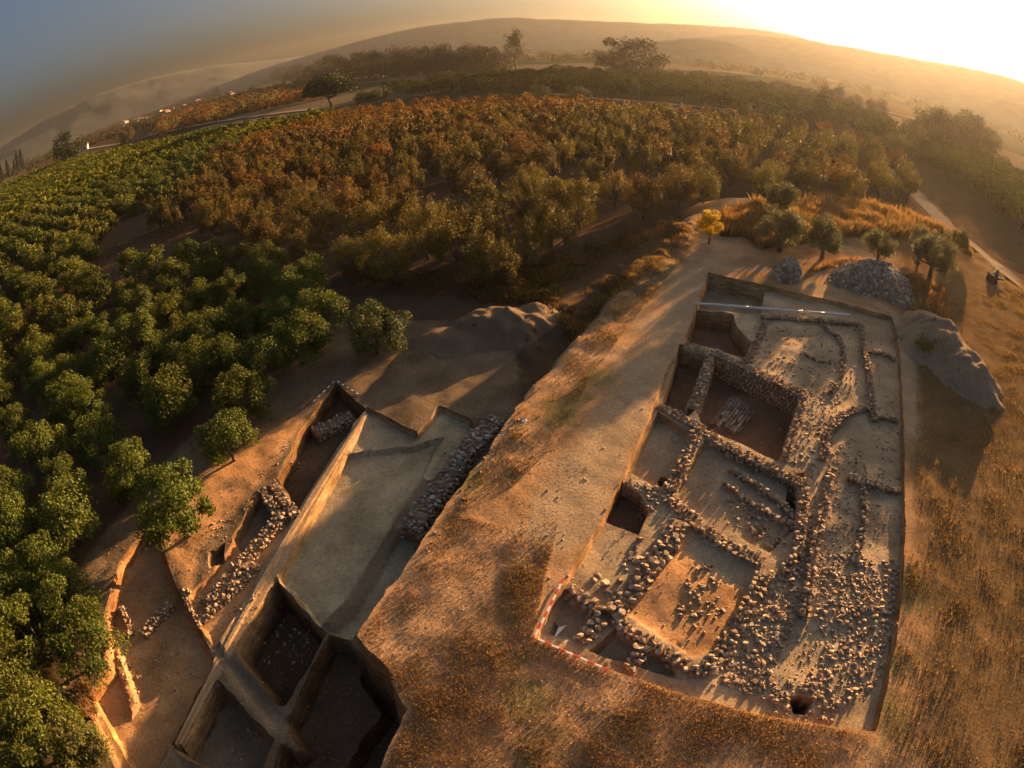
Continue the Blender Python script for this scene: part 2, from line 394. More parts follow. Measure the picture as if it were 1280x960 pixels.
def base_terrain(x, y):
    ins = pt_in_poly(x, y, PLATEAU); d = seg_dist(x, y, PLATEAU, True); d = np.where(ins, 0, d)
    width = 1.4 + 5.5 * sstep((x - 9) / 14) + 9 * sstep((x - 27) / 8)
    t = sstep(d / width + 0.25 * fbm(x, y, 1.6, 3) * (d > 0))
    z = T * t
    r = np.hypot(x, y)
    z = z + 0.05 * fbm(x, y, 4.0, 21) * sstep((r - 5) / 20) + 0.035 * fbm(x, y, 0.7, 31, 4)
    z = z + 1.2 * fbm(x, y, 90.0, 41, 3) * sstep((r - 60) / 200)
    z = z - 4.0 * sstep((r - 150) / 700)
    bank = np.exp(-(seg_dist(x, y, BANK) / 2.2) ** 2)
    z = z + bank * (0.85 * fbm(x, y, 1.5, 55, 4) + 0.15)
    c = np.tile(C_DIRT, (len(x), 1))
    g = fbm(x, y, 2.2, 61)
    c = mixv(c, C_GRASS, sstep(g * 2.2 + 0.5))
    c = mixv(c, (0.20, 0.17, 0.06), sstep((fbm(x, y, 1.8, 67) - 0.16) * 5) * 0.7)
    c = mixv(c, C_GOLD, sstep((x - 0.62 * y - 5.5) / 3.0 + 0.6 * fbm(x, y, 3.0, 71)) * sstep((x - 5) / 6))
    p = sstep(1.4 - seg_dist(x, y, PATH_LINE) / 1.25 + 0.7 * fbm(x, y, 1.5, 77)); c = mixv(c, C_PATH, p * 0.95)
    p = sstep(1.3 - seg_dist(x, y, RIGHT_PATH) / 0.55 + 0.5 * fbm(x, y, 1.2, 79)); c = mixv(c, C_PATH, p * 0.8)
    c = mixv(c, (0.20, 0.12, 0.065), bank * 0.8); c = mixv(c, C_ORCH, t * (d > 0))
    p = sstep(1.5 - seg_dist(x, y, TRACK) / 1.1 + 0.5 * fbm(x, y, 2.5, 81)); c = mixv(c, C_PATH, p * 0.9)
    # fields of the valley
    far = sstep((r - 130) / 60)
    a = math.radians(33); u = (x * math.cos(a) + y * math.sin(a)) / 130 + 0.2 * fbm(x, y, 300, 5); v = (-x * math.sin(a) + y * math.cos(a)) / 80
    hsh = _hash(np.floor(u), np.floor(v), 9)
    pal = np.array([(0.05, 0.058, 0.025), (0.14, 0.085, 0.045), (0.11, 0.065, 0.03), (0.075, 0.068, 0.034), (0.04, 0.048, 0.022), (0.16, 0.12, 0.07)])
    fc = pal[(hsh * 5.99).astype(int)]
    c = c * (1 - far[:, None]) + fc * far[:, None]
    return z, c

def terrain(x, y):
    x = np.asarray(x, float); y = np.asarray(y, float)
    z, c = base_terrain(x, y)
    for p in PATCHES:
        poly = p['poly']; lo, hi = poly.min(0) - 0.02, poly.max(0) + 0.02
        idx = np.nonzero((x >= lo[0]) & (x <= hi[0]) & (y >= lo[1]) & (y <= hi[1]))[0]
        if not len(idx): continue
        xs, ys = x[idx], y[idx]
        ins = pt_in_poly(xs, ys, poly); idx = idx[ins]; xs, ys = xs[ins], ys[ins]
        if not len(idx): continue
        d = seg_dist(xs, ys, poly, True)
        t = np.clip(d / p['w'], 0, 1)
        n = fbm(xs, ys, 1.1, 101, 4) * p['amp'] * 1.6
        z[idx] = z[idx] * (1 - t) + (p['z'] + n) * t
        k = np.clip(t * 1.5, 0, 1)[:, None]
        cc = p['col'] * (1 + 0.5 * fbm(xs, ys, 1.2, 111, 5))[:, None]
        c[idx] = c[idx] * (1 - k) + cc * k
    return z, c

def gz(x, y):
    return float(terrain(np.array([x]), np.array([y]))[0][0])

def build_ground():
    loops = []
    for k, p in enumerate(PATCHES):
        poly = p['poly0']
        area = 0.5 * sum(poly[i][0] * poly[(i + 1) % len(poly)][1] - poly[(i + 1) % len(poly)][0] * poly[i][1] for i in range(len(poly)))
        if area < 0: poly = poly[::-1]
        q = densify(poly, 0.22)
        nx = np.roll(q, -1, 0) - np.roll(q, 1, 0); nrm = np.stack([-nx[:, 1], nx[:, 0]], 1); nrm /= np.linalg.norm(nrm, axis=1, keepdims=True) + 1e-9
        j = fbm(q[:, 0], q[:, 1], 0.6, 200 + k, 3) * p['jit'] * 2
        q = q + nrm * j[:, None]
        p['poly'] = q
        loops += [q, q + nrm * (p['w'] * 1.02)]
    def grid(x0, x1, y0, y1, s):
        gx, gy = np.meshgrid(np.arange(x0, x1, s), np.arange(y0, y1, s)); g = np.stack([gx.ravel(), gy.ravel()], 1)
        return g + rng.uniform(-0.3, 0.3, g.shape) * s
    near = grid(-17, 25, -3, 22, 0.17); mid = grid(-17, 33, 22, 42, 0.26); wide = grid(-70, 75, -30, 95, 1.1)
    wide = wide[~((wide[:, 0] > -17) & (wide[:, 0] < 25) & (wide[:, 1] > -3) & (wide[:, 1] < 22))]
    wide = wide[~((wide[:, 0] > -17) & (wide[:, 0] < 33) & (wide[:, 1] >= 22) & (wide[:, 1] < 42))]
    ext = grid(25, 40, 5, 22, 0.4)
    far = []
    r = 80.0
    while r < 1960:
        n = 150; a = np.linspace(0, 2 * np.pi, n, endpoint=False) + rng.uniform(0, 0.04)
        q = np.stack([r * np.sin(a), r * np.cos(a)], 1)
        far.append(q); r *= 1.06
    far = np.vstack(far); far = far[~((far[:, 0] > -70) & (far[:, 0] < 75) & (far[:, 1] > -30) & (far[:, 1] < 95))]
    P = [near, mid, wide, ext, far]
    edges = []; base = sum(len(q) for q in P)
    for q in loops:
        n = len(q); edges += [(base + i, base + (i + 1) % n) for i in range(n)]; P.append(q); base += n
    P = np.vstack(P)
    res = geometry.delaunay_2d_cdt([Vector(p) for p in P.tolist()], edges, [], 0, 1e-4, False)
    V = np.array([(v.x, v.y) for v in res[0]]); F = np.array([f for f in res[2] if len(f) == 3], np.int32)
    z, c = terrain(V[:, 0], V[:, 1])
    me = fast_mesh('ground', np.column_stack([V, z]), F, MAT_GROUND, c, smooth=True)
    try: me.set_sharp_from_angle(angle=math.radians(38))
    except Exception: pass
    o = obj('ground', me); tag(o, kind='structure')
    return o

build_ground()

# ------------------------------------------------------------------ hills
def hill(name, prof, D, depth, seed):
    """ridge: azimuth (deg) -> elevation (deg) seen from the site, at distance D"""
    az0, az1 = prof[0][0], prof[-1][0]
    A = np.radians(np.arange(az0, az1 + 0.01, 0.25)); E = np.interp(np.degrees(A), [p[0] for p in prof], [p[1] for p in prof])
    E = np.convolve(np.pad(E, 6, 'edge'), np.ones(13) / 13, 'valid')
    ts = np.linspace(-1, 1, 33); rows = []
    for t in ts:
        r = D + t * depth
        prof_h = (1 - abs(t)) ** 1.15 if t < 0 else (1 - t)
        h = (D * np.tan(np.radians(E)) + CAM_H + 8) * prof_h
        x, y = r * np.sin(A), r * np.cos(A)
        n = fbm(x, y, 150, seed, 5)
        h = h * (1 + 0.30 * n * (1 - prof_h)) + 4 * fbm(x, y, 55, seed + 9, 5) * (0.25 + prof_h * 0.45) - 8
        if abs(t) > 0.99: h = np.full_like(h, -14.0)
        rows.append(np.stack([x, y, h], 1))
    R = np.array(rows); m, n = R.shape[:2]; V = R.reshape(-1, 3)
    F = [(i * n + j, i * n + j + 1, (i + 1) * n + j + 1, (i + 1) * n + j) for i in range(m - 1) for j in range(n - 1)]
    o = obj(name, fast_mesh(name, V, F, MAT_HILL, smooth=True)); tag(o, kind='structure'); return o

hill('hills', [(-110, 0.6), (-80, 0.9), (-60, 0.8), (-52, 0.9), (-47.8, 1.34), (-42.7, 2.15), (-36.9, 2.65), (-31.4, 2.45), (-26, 1.95), (-22, 1.35), (-17, 0.9), (-12, 0.4), (-8, 0.0)], 1560, 330, 301)
hill('hills', [(-26, 0.0), (-20.8, 0.62), (-14.7, 1.25), (-7.1, 2.2), (-2, 2.45), (1.8, 2.55), (6, 2.2), (10.6, 2.0), (15, 2.1), (19.5, 2.25), (24, 2.35), (27.8, 2.42), (31, 1.9), (35, 1.2), (40, 0.6), (46, 0)], 1300, 290, 311)
hill('hills', [(12, 0.0), (16, 0.35), (19, 0.95), (21, 0.8), (24, 0.35), (27, 0.0)], 720, 90, 321)
hill('hills', [(14, 0.0), (18, 0.9), (23, 1.7), (28, 2.1), (33, 2.15), (36.2, 2.25), (40, 2.55), (44, 3.0), (47.2, 3.4), (50.5, 3.5), (58, 3.0), (70, 2.2), (85, 1.6), (110, 1.0)], 980, 210, 331)
hill('hills', [(43, 0.0), (46, 1.0), (50, 1.55), (55, 1.7), (65, 1.2), (80, 0.4)], 690, 120, 341)

# ------------------------------------------------------------------ roads
def ribbon(name, line, width, lift, mat, drape=False):
    q = densify([tuple(p) for p in line], 2.0, closed=False)
    d = np.gradient(q, axis=0); d /= np.linalg.norm(d, axis=1, keepdims=True) + 1e-9; nrm = np.stack([-d[:, 1], d[:, 0]], 1)
    V = []; k = 5
    for i in range(k):
        s = q + nrm * (width * (i / (k - 1) - 0.5) + 0.25 * fbm(q[:, 0], q[:, 1], 3, 400 + i)[:, None] * (i in (0, k - 1)))
        z, _ = terrain(s[:, 0], s[:, 1]); V.append(np.column_stack([s, z]))
    zz = np.max([v[:, 2] for v in V], axis=0) + lift
    for v in V: v[:, 2] = v[:, 2] + lift if drape else zz
    n = len(q); V = np.vstack(V)
    F = [(i * n + j, i * n + j + 1, (i + 1) * n + j + 1, (i + 1) * n + j) for i in range(k - 1) for j in range(n - 1)]
    o = obj(name, fast_mesh(name, V, F, mat, smooth=True)); tag(o, kind='structure'); return o

ribbon('road', sites([(60, 197), (98, 188), (150, 180), (240, 158), (300, 149), (360, 141), (420, 137)], -2.2), 4.5, 0.25, MAT_ROAD)
ribbon('dirt_track', TRACK, 2.6, 0.05, MAT_ROAD, True)
ribbon('road', sites([(690, 121), (740, 126), (800, 130), (860, 135), (920, 142), (985, 152)], -2.2), 3.5, 0.2, MAT_ROAD)
ribbon('road', sites([(840, 94), (880, 97), (930, 105), (990, 116), (1060, 131), (1110, 142), (1145, 151)], -2.4), 5.0, 0.3, MAT_ROAD)

# ------------------------------------------------------------------ stones
def hull_mesh(name, n, seed, mat, flat=1.0):
    r = random.Random(seed); bm = bmesh.new()
    for i in range(n):
        v = Vector((r.gauss(0, 1), r.gauss(0, 1), r.gauss(0, 1))).normalized()
        v = Vector((max(-0.8, min(0.8, v.x)), max(-0.78, min(0.78, v.y)), max(-0.7, min(0.7, v.z)))) * r.uniform(0.50, 0.58)
        bm.verts.new(v)
    g = bmesh.ops.convex_hull(bm, input=bm.verts)
    junk = [e for e in g['geom_interior'] if isinstance(e, bmesh.types.BMVert)]
    bmesh.ops.delete(bm, geom=junk, context='VERTS')
    bmesh.ops.recalc_face_normals(bm, faces=bm.faces)
    me = bpy.data.meshes.new(name); bm.to_mesh(me); bm.free(); me.materials.append(mat)
    return me

STONES = [hull_mesh('stone', 13 + i % 4, 40 + i, MAT_STONE) for i in range(16)]
STONES_GREY = [hull_mesh('stone', 13 + i % 3, 80 + i, MAT_STONE_GREY) for i in range(12)]

def mesh_arrays(me):
    v = np.zeros(len(me.vertices) * 3); me.vertices.foreach_get('co', v); v = v.reshape(-1, 3)
    f = np.array([tuple(p.vertices) for p in me.polygons], np.int32)
    return v, f
ARR = {}
def arrays(me):
    if me.name not in ARR: ARR[me.name] = mesh_arrays(me)
    return ARR[me.name]

def euler_mats(rx, ry, rz):
    cx, sx, cy_, sy, cz, sz = np.cos(rx), np.sin(rx), np.cos(ry), np.sin(ry), np.cos(rz), np.sin(rz)
    z, o = np.zeros_like(rx), np.ones_like(rx)
    X = np.array([[o, z, z], [z, cx, -sx], [z, sx, cx]]); Y = np.array([[cy_, z, sy], [z, o, z], [-sy, z, cy_]]); Z = np.array([[cz, -sz, z], [sz, cz, z], [z, z, o]])
    X, Y, Z = (m.transpose(2, 0, 1) for m in (X, Y, Z))
    return Z @ Y @ X

def joined_stones(name, recs, bank, mat):
    """recs: list of (x, y, z, rx, ry, rz, sx, sy, sz, variant) -> one mesh"""
    R = np.array(recs, float); Vs, Fs, base = [], [], 0
    mats = euler_mats(R[:, 3], R[:, 4], R[:, 5])
    for i, rec in enumerate(R):
        v, f = arrays(bank[int(rec[9]) % len(bank)])
        Vs.append((v * rec[6:9]) @ mats[i].T + rec[:3]); Fs.append(f + base); base += len(v)
    return fast_mesh(name, np.vstack(Vs), np.vstack(Fs), mat)

def put_stone(name, rec, bank, parent=None, origin=(0, 0, 0)):
    return obj(name, bank[int(rec[9]) % len(bank)], parent, (rec[0] - origin[0], rec[1] - origin[1], rec[2] - origin[2]), rec[3:6], rec[6:9])

WALL_GROUP = 'excavated stone walls'
def stone_wall(label, pts, ztop, zbase, width=0.6, size=0.27, group=WALL_GROUP, ragged=0.035, bank=None, course=0.13):
    bank = bank or STONES; size = min(size, 0.34) * 0.62; width *= 0.86; ztop += 0.09 if ztop > -0.6 else 0.0
    line = sites(pts, ztop)
    q = densify([tuple(p) for p in line], 0.05, closed=False)
    s = np.concatenate([[0], np.cumsum(np.hypot(*np.diff(q, axis=0).T))]); L = s[-1]
    def at(t):
        x = np.interp(t, s, q[:, 0]); y = np.interp(t, s, q[:, 1])
        x2 = np.interp(t + 0.2, s, q[:, 0]); y2 = np.interp(t + 0.2, s, q[:, 1]); x1 = np.interp(t - 0.2, s, q[:, 0]); y1 = np.interp(t - 0.2, s, q[:, 1])
        return x, y, math.atan2(y2 - y1, x2 - x1)
    o0 = (float(line[:, 0].mean()), float(line[:, 1].mean()), zbase)
    e = empty('stone_wall', o0); tag(e, label, 'wall', group, 'thing')
    ncourse = max(1, int(round((ztop - zbase) / course))); recs = []
    rows = max(2, int(round(width / 0.17)))
    for k in range(ncourse):                      # k = 0 is the top course
        zc = ztop - course * (k + 0.5)
        offs = np.linspace(-width / 2 + 0.1, width / 2 - 0.1, rows) if k == 0 else [-width / 2 + 0.09, width / 2 - 0.09]
        for off in offs:
            t = random.uniform(0, size * 0.4)
            while t < L:
                l = size * random.uniform(0.62, 1.5); c = min(L, t + l / 2); x, y, a = at(c)
                oo = off + random.gauss(0, 0.022); x -= math.sin(a) * oo; y += math.cos(a) * oo
                gap = k == 0 and random.random() < 0.07
                if not gap:
                    hh = course * random.uniform(0.85, 1.35)
                    recs.append((x, y, zc + (random.gauss(0.0, ragged) if k == 0 else random.gauss(0, 0.012)), random.gauss(0, 0.14), random.gauss(0, 0.14), a + random.gauss(0, 0.28),
                                 l * 0.86, min(l, 0.26) * random.uniform(0.75, 1.1), hh, random.randrange(99)))
                t += l * 0.98
    for rec in recs[:280]: put_stone('stone', rec, bank, e, o0)
    if len(recs) > 280:
        m = obj('stones', joined_stones('stones', recs[280:], bank, bank[0].materials[0]), e); m.location = (-o0[0], -o0[1], -o0[2]); tag(m, kind='stuff')
    # earth core
    n = max(2, int(L / 0.3)); V = []; F = []
    for i in range(n + 1):
        x, y, a = at(L * i / n); w2 = width / 2 - 0.1; zt = ztop - 0.09 + 0.04 * math.sin(i * 2.3)
        for sgn, zz in ((-1, zbase - 0.25), (-1, zt), (1, zt), (1, zbase - 0.25)):
            V.append((x - math.sin(a) * w2 * sgn - o0[0], y + math.cos(a) * w2 * sgn - o0[1], zz - o0[2]))
    for i in range(n):
        for j in range(3): F.append((i * 4 + j, i * 4 + j + 1, i * 4 + 5 + j, i * 4 + 4 + j))
    F += [(0, 1, 2, 3), tuple(n * 4 + k for k in (3, 2, 1, 0))]
    obj('core', mesh_from('core', V, F, MAT_CORE), e)
    return e

SW = stone_wall
SW('tall rubble stone wall between the pit under the plastic pipe and the paved room', [(849, 427), (872, 434), (895, 440), (935, 458), (970, 474), (1003, 490)], -0.22, -1.3, 0.7)
SW('short stone wall that divides the paved room from the narrow sunken room', [(888, 447), (878, 475), (865, 508)], -0.28, -1.3, 0.62)
SW('tall stone wall between the paved room and the room with two stone rows', [(866, 527), (905, 553), (955, 577), (1003, 602)], -0.25, -1.25, 0.62)
SW('stone wall stub that runs from the trench edge to the wall junction', [(821, 504), (845, 516), (866, 527)], -0.25, -1.1, 0.62)
SW('stone wall between the plain grey room and the room with two stone rows', [(876, 532), (862, 562), (848, 590), (838, 610)], -0.22, -0.75, 0.62)
SW('low stone wall above the small square pit by the scale bars', [(779, 598), (805, 610), (835, 618)], -0.28, -0.85, 0.55)
SW('long double faced stone wall above the shaded room floor', [(836, 618), (862, 645), (905, 676), (955, 702)], -0.24, -0.75, 0.62)
SW('thick row of boulders, the upper of two rows in one room', [(913, 584), (940, 600), (968, 620), (995, 642)], -0.42, -0.8, 0.4, 0.36)
SW('thin row of boulders, the lower of two rows in one room', [(905, 600), (930, 618), (960, 638), (992, 656)], -0.45, -0.8, 0.36, 0.33)
SW('wall of large flat slabs between the two low rooms', [(851, 648), (838, 676), (818, 700), (796, 730), (764, 764)], -0.15, -0.6, 0.75, 0.42)
SW('short crooked wall end of big blocks beside the north arrow', [(752, 770), (740, 786), (726, 800)], -0.2, -0.5, 0.6, 0.36)
SW('stone wall that starts at the tip of the red and white bar', [(708, 729), (730, 746), (752, 762)], -0.15, -0.5, 0.5, 0.33)
SW('curved stone wall along the foot of the sunlit low room', [(766, 770), (800, 794), (835, 812), (868, 838), (893, 834)], -0.2, -0.6, 0.5, 0.33)
SW('short spur of blocks that reaches the front trench edge', [(806, 803), (797, 820), (786, 836)], -0.2, -0.5, 0.5, 0.33)
SW('slanting wall between the sunlit low room and the rubble field', [(958, 710), (944, 742), (922, 780), (900, 815), (886, 832)], -0.15, -0.65, 0.6, 0.3)
SW('narrow wall line that continues past the corner of the paved room', [(1006, 596), (1004, 640), (1000, 680), (985, 712)], -0.15, -0.6, 0.5)
SW('long line of big stones beside the narrow stone corridor', [(1041, 580), (1033, 620), (1028, 645), (1021, 672), (1014, 720), (1008, 765)], -0.1, -0.45, 0.45, 0.36)
SW('upper corridor wall of thin upright stones', [(1006, 492), (994, 530), (982, 572)], -0.2, -1.2, 0.45, 0.24)
SW('reddish wall line that runs beside the far trench side', [(1077, 402), (1081, 430), (1086, 460), (1090, 490), (1094, 522)], -0.1, -0.5, 0.45, 0.27)
SW('bent wall of small red stones in the middle of the trench', [(1092, 506), (1074, 508), (1054, 517), (1036, 536), (1030, 570)], -0.12, -0.45, 0.55, 0.24)
SW('cross wall of grey stones near the wheelbarrow width strip', [(1084, 436), (1102, 438), (1119, 446)], -0.15, -0.45, 0.45, 0.25)
SW('cross wall of grey stones in the flat strip along the far side', [(1094, 520), (1108, 519), (1124, 524)], -0.15, -0.45, 0.4, 0.25)
SW('cross wall of scattered grey blocks beyond the oval paving', [(1062, 594), (1082, 598), (1102, 606), (1126, 612)], -0.15, -0.45, 0.45, 0.26)
SW('broken row of stones along the flat strip', [(1079, 600), (1083, 640), (1078, 672), (1070, 700)], -0.18, -0.45, 0.4, 0.28)
SW('stone footing under the far end of the plastic pipe', [(952, 394), (1000, 397), (1058, 401), (1076, 404)], -0.18, -0.45, 0.55, 0.25)
SW('curved arc of stones round the bare clay floor', [(1030, 404), (1050, 420), (1056, 445), (1052, 470), (1040, 488)], -0.18, -0.45, 0.4, 0.24)
SW('short broken wall beside the deep red pit', [(956, 402), (950, 420), (940, 440), (934, 452)], -0.2, -0.6, 0.55, 0.26)
SW('small stone bench on the bare clay floor', [(1006, 440), (1022, 448), (1038, 452)], -0.22, -0.4, 0.35, 0.24)
# western dig
SW('wide stone footing lying in the dark compartment', [(392, 540), (415, 528), (440, 517)], -2.05, -2.5, 1.05, 0.26)
SW('short thick wall in the sunlit dig, beside the dark compartment', [(338, 600), (352, 620), (369, 642)], -1.62, -2.0, 0.55, 0.26)
SW('short wall parallel to its thick neighbour, at the little square room', [(325, 608), (336, 625), (350, 643)], -1.62, -2.2, 0.5, 0.26)
SW('long sunlit wall of the lower dig that meets the short walls', [(352, 642), (325, 673), (300, 702), (275, 735), (255, 752)], -1.62, -2.0, 0.75, 0.26)
SW('broken sunlit wall next to the long earth baulk', [(320, 702), (295, 730), (270, 752), (244, 776)], -1.7, -2.0, 0.6, 0.28)
SW('wide collapsed stone wall at the foot of the plateau edge', [(622, 518), (600, 540), (578, 565), (556, 595), (535, 625), (512, 660)], -1.25, -2.2, 1.05, 0.32, bank=STONES_GREY)
SW('small ruined wall of rubble in the low corner cutting', [(213, 752), (196, 768), (178, 790)], -1.85, -2.2, 0.6, 0.25)
E2 = SW('little broken wall at the orchard side of the low corner cutting', [(150, 755), (158, 775), (163, 790)], -1.9, -2.2, 0.4, 0.25)

# ------------------------------------------------------------------ paved floor
def paved_floor():
    z = -1.33; c = sites([(886, 533), (915, 494), (945, 516), (922, 545)], z)
    o0 = (float(c[:, 0].mean()), float(c[:, 1].mean()), z)
    e = empty('paved_floor', o0); tag(e, 'patch of narrow paving slabs laid in rows on the sunken room floor', 'paving', kind='thing')
    r = random.Random(3); nrow = 9
    shapes = []
    for k in range(6):
        bm = bmesh.new(); bmesh.ops.create_cube(bm, size=1.0)
        for v in bm.verts: v.co += Vector((r.uniform(-.06, .06), r.uniform(-.08, .08), r.uniform(-.1, .1)))
        bmesh.ops.bevel(bm, geom=bm.edges[:], offset=0.06, segments=1, affect='EDGES')
        me = bpy.data.meshes.new('slab'); bm.to_mesh(me); bm.free(); me.materials.append(MAT_STONE); shapes.append(me)
    A, B, Cc, D = c
    for i in range(nrow):
        u = (i + 0.5) / nrow; p0 = A + (D - A) * u; p1 = B + (Cc - B) * u; L = np.hypot(*(p1 - p0)); a = math.atan2(p1[1] - p0[1], p1[0] - p0[0])
        t = r.uniform(0, 0.15)
        wrow = np.hypot(*(D - A)) / nrow
        while t < L - 0.15 - 0.4 * (i > 6) * r.random():
            l = min(r.uniform(0.25, 0.55), L - t); m = p0 + (p1 - p0) * ((t + l / 2) / L)
            if r.random() > 0.06:
                obj('slab', r.choice(shapes), e, (m[0] - o0[0], m[1] - o0[1], r.uniform(0.02, 0.05)), (r.gauss(0, .04), r.gauss(0, .04), a + r.gauss(0, .03)), (l * 0.94, wrow * 0.86, 0.14))
            t += l
paved_floor()

# ------------------------------------------------------------------ loose stones and rubble
def scatter(poly_px, z, n, smin, smax, power=2.2, flat=0.75):
    poly = sites(poly_px, z); lo, hi = poly.min(0), poly.max(0); out = []
    while len(out) < n:
        p = rng.uniform(lo, hi, (n * 3, 2)); p = p[pt_in_poly(p[:, 0], p[:, 1], poly)]
        out += p.tolist()
    out = np.array(out[:n]); s = (smin + (smax - smin) * rng.random(n) ** power) * 0.49
    return np.column_stack([out, s, np.full(n, flat)])

def settle(S, sink=0.22):
    zz, _ = terrain(S[:, 0], S[:, 1]); recs = []
    for (x, y, s, fl), z in zip(S, zz):
        h = s * fl * random.uniform(0.55, 0.95)
        recs.append((x, y, z + h * (0.5 - sink) * 0.9, random.gauss(0, 0.3), random.gauss(0, 0.3), random.uniform(0, 6.28), s * random.uniform(0.9, 1.35), s * random.uniform(0.7, 1.05), h, random.randrange(99)))
    return recs

zones = []
Z_ = TRENCH_Z
zones.append(scatter([(905, 815), (960, 715), (985, 715), (1010, 640), (1020, 690), (1000, 760), (965, 840), (985, 885), (900, 855)], Z_, 1000, 0.09, 0.42))
zones.append(scatter([(1012, 770), (1060, 760), (1075, 700), (1125, 700), (1116, 800), (1080, 880), (1030, 890), (1000, 862), (1035, 800)], Z_, 1050, 0.09, 0.40))
zones.append(scatter([(965, 850), (1010, 848), (1050, 870), (1040, 905), (960, 893)], Z_, 220, 0.10, 0.34))
zones.append(scatter([(960, 740), (1000, 770), (1035, 790), (1010, 850), (955, 830)], Z_, 160, 0.06, 0.22))
zones.append(scatter([(1010, 690), (1075, 690), (1110, 760), (1020, 770)], Z_, 600, 0.09, 0.38))
zones.append(scatter([(1005, 490), (1060, 490), (1035, 560), (1030, 640), (1006, 650), (1000, 590), (985, 575)], Z_, 560, 0.08, 0.30))
zones.append(scatter([(1035, 570), (1075, 540), (1085, 600), (1060, 690), (1025, 700)], Z_, 480, 0.06, 0.26))
zones.append(scatter([(945, 392), (1075, 402), (1085, 470), (1060, 500), (1010, 490), (960, 470), (935, 450)], Z_, 900, 0.06, 0.30))
zones.append(scatter([(1078, 405), (1115, 410), (1125, 500), (1128, 690), (1075, 690), (1090, 560)], Z_, 480, 0.06, 0.26))
zones.append(scatter([(905, 620), (985, 655), (978, 690), (955, 690), (920, 665)], -0.7, 120, 0.16, 0.42, 1.6))
zones.append(scatter([(862, 700), (900, 705), (895, 770), (870, 775), (855, 740)], -0.33, 50, 0.14, 0.36, 1.5))
zones.append(scatter([(870, 735), (905, 760), (895, 800), (860, 790)], -0.33, 26, 0.14, 0.34, 1.4))
zones.append(scatter([(846, 755), (864, 752), (862, 770), (846, 775)], -0.33, 9, 0.2, 0.38, 1.2))
zones.append(scatter([(792, 610), (832, 622), (818, 650), (800, 645)], -0.6, 55, 0.14, 0.34, 1.5))
zones.append(scatter([(800, 670), (835, 680), (800, 730), (775, 745), (770, 715)], Z_, 34, 0.18, 0.5, 1.4))
zones.append(scatter([(742, 718), (762, 724), (772, 745), (752, 752)], Z_, 7, 0.35, 0.6, 1.0))
zones.append(scatter([(640, 500), (1130, 500), (1100, 905), (660, 795)], Z_, 600, 0.05, 0.2))
zones.append(scatter([(870, 520), (975, 565), (960, 600), (880, 590)], -0.7, 18, 0.15, 0.35))
zones.append(scatter([(890, 395), (905, 395), (925, 420), (895, 425), (880, 410)], -1.3, 12, 0.15, 0.4))
# western dig
zones.append(scatter([(300, 790), (350, 745), (370, 790), (350, 850), (310, 820)], -3.1, 60, 0.1, 0.35))
zones.append(scatter([(365, 790), (400, 790), (385, 830), (360, 830)], -3.1, 30, 0.12, 0.35))
zones.append(scatter([(165, 800), (245, 790), (270, 820), (230, 880), (150, 850)], -2.5, 110, 0.05, 0.3, 2.5))
zones.append(scatter([(150, 830), (180, 840), (190, 900), (165, 900)], -2.5, 60, 0.05, 0.3, 2.0))
zones.append(scatter([(230, 735), (262, 755), (256, 785), (240, 780)], -2.1, 60, 0.1, 0.3, 1.5))
zones.append(scatter([(345, 590), (370, 560), (385, 580), (360, 610)], -2.6, 22, 0.1, 0.3))
zones.append(scatter([(262, 660), (292, 655), (285, 680), (262, 690)], -2.0, 22, 0.1, 0.3))
zones.append(scatter([(220, 680), (330, 620), (300, 700), (240, 760)], -2.0, 60, 0.05, 0.18))
zones.append(scatter([(560, 540), (640, 505), (640, 540), (520, 690), (500, 660)], -1.5, 130, 0.1, 0.4, 1.6))
zones.append(scatter([(120, 740), (160, 690), (200, 670), (230, 780), (140, 840)], -2.5, 70, 0.05, 0.2))
zones.append(scatter([(480, 510), (560, 520), (540, 560), (360, 700), (400, 760), (470, 690)], -2.3, 60, 0.03, 0.1))
zones.append(scatter([(290, 930), (330, 910), (330, 955), (300, 960)], -3.0, 26, 0.1, 0.34))
# plateau
zones.append(scatter([(530, 690), (700, 640), (660, 800), (1090, 930), (1100, 980), (480, 980), (515, 880), (450, 800)], 0.0, 330, 0.02, 0.13, 3.0))
zones.append(scatter([(700, 420), (870, 300), (860, 345), (690, 650), (530, 690), (620, 560)], 0.0, 240, 0.02, 0.15, 3.0))
zones.append(scatter([(1140, 400), (1280, 420), (1280, 940), (1110, 920)], 0.0, 160, 0.02, 0.12, 3.0))
zones.append(scatter([(640, 515), (560, 635), (525, 695), (540, 690), (600, 600), (660, 520)], 0.0, 36, 0.1, 0.32, 1.6))
PLACES = ['rubble field beside the slanting wall', 'rubble field in the far front corner of the trench', 'rubble round the small dark hole', 'bare oval patch inside the rubble field', 'upper rubble field beside the corridor stones', 'narrow stone corridor', 'clay oval beside the corridor', 'bare clay floor below the plastic pipe', 'flat strip along the far trench side',
    'stone spread below the two boulder rows', 'stone cluster in the sunlit low room', 'lower stone cluster in the sunlit low room', 'little stone group in the sunlit low room', 'collapse beside the small square pit', 'tumble along the wall of large slabs', 'ground between the slab wall and the red and white bar', 'open trench floor', 'floor beside the paved room wall', 'deep red pit below the plastic pipe',
    'deep dark square of the lower dig', 'corner of the deep dark square', 'low corner cutting', 'orchard side of the low corner cutting', 'end of the broken sunlit wall', 'dark compartment floor', 'little pit edge in the lower dig', 'sunlit strip beside the long wall', 'collapsed wall under the plateau edge', 'upper end of the low corner cutting', 'pale stepped floor of the lower dig', 'lowest square of the dig',
    'dry grass of the plateau front', 'clay path beside the trench', 'dry slope beyond the trench', 'rim of the plateau edge']
ZI = np.concatenate([np.full(len(z), i) for i, z in enumerate(zones)]).astype(int); assert len(PLACES) == len(zones)
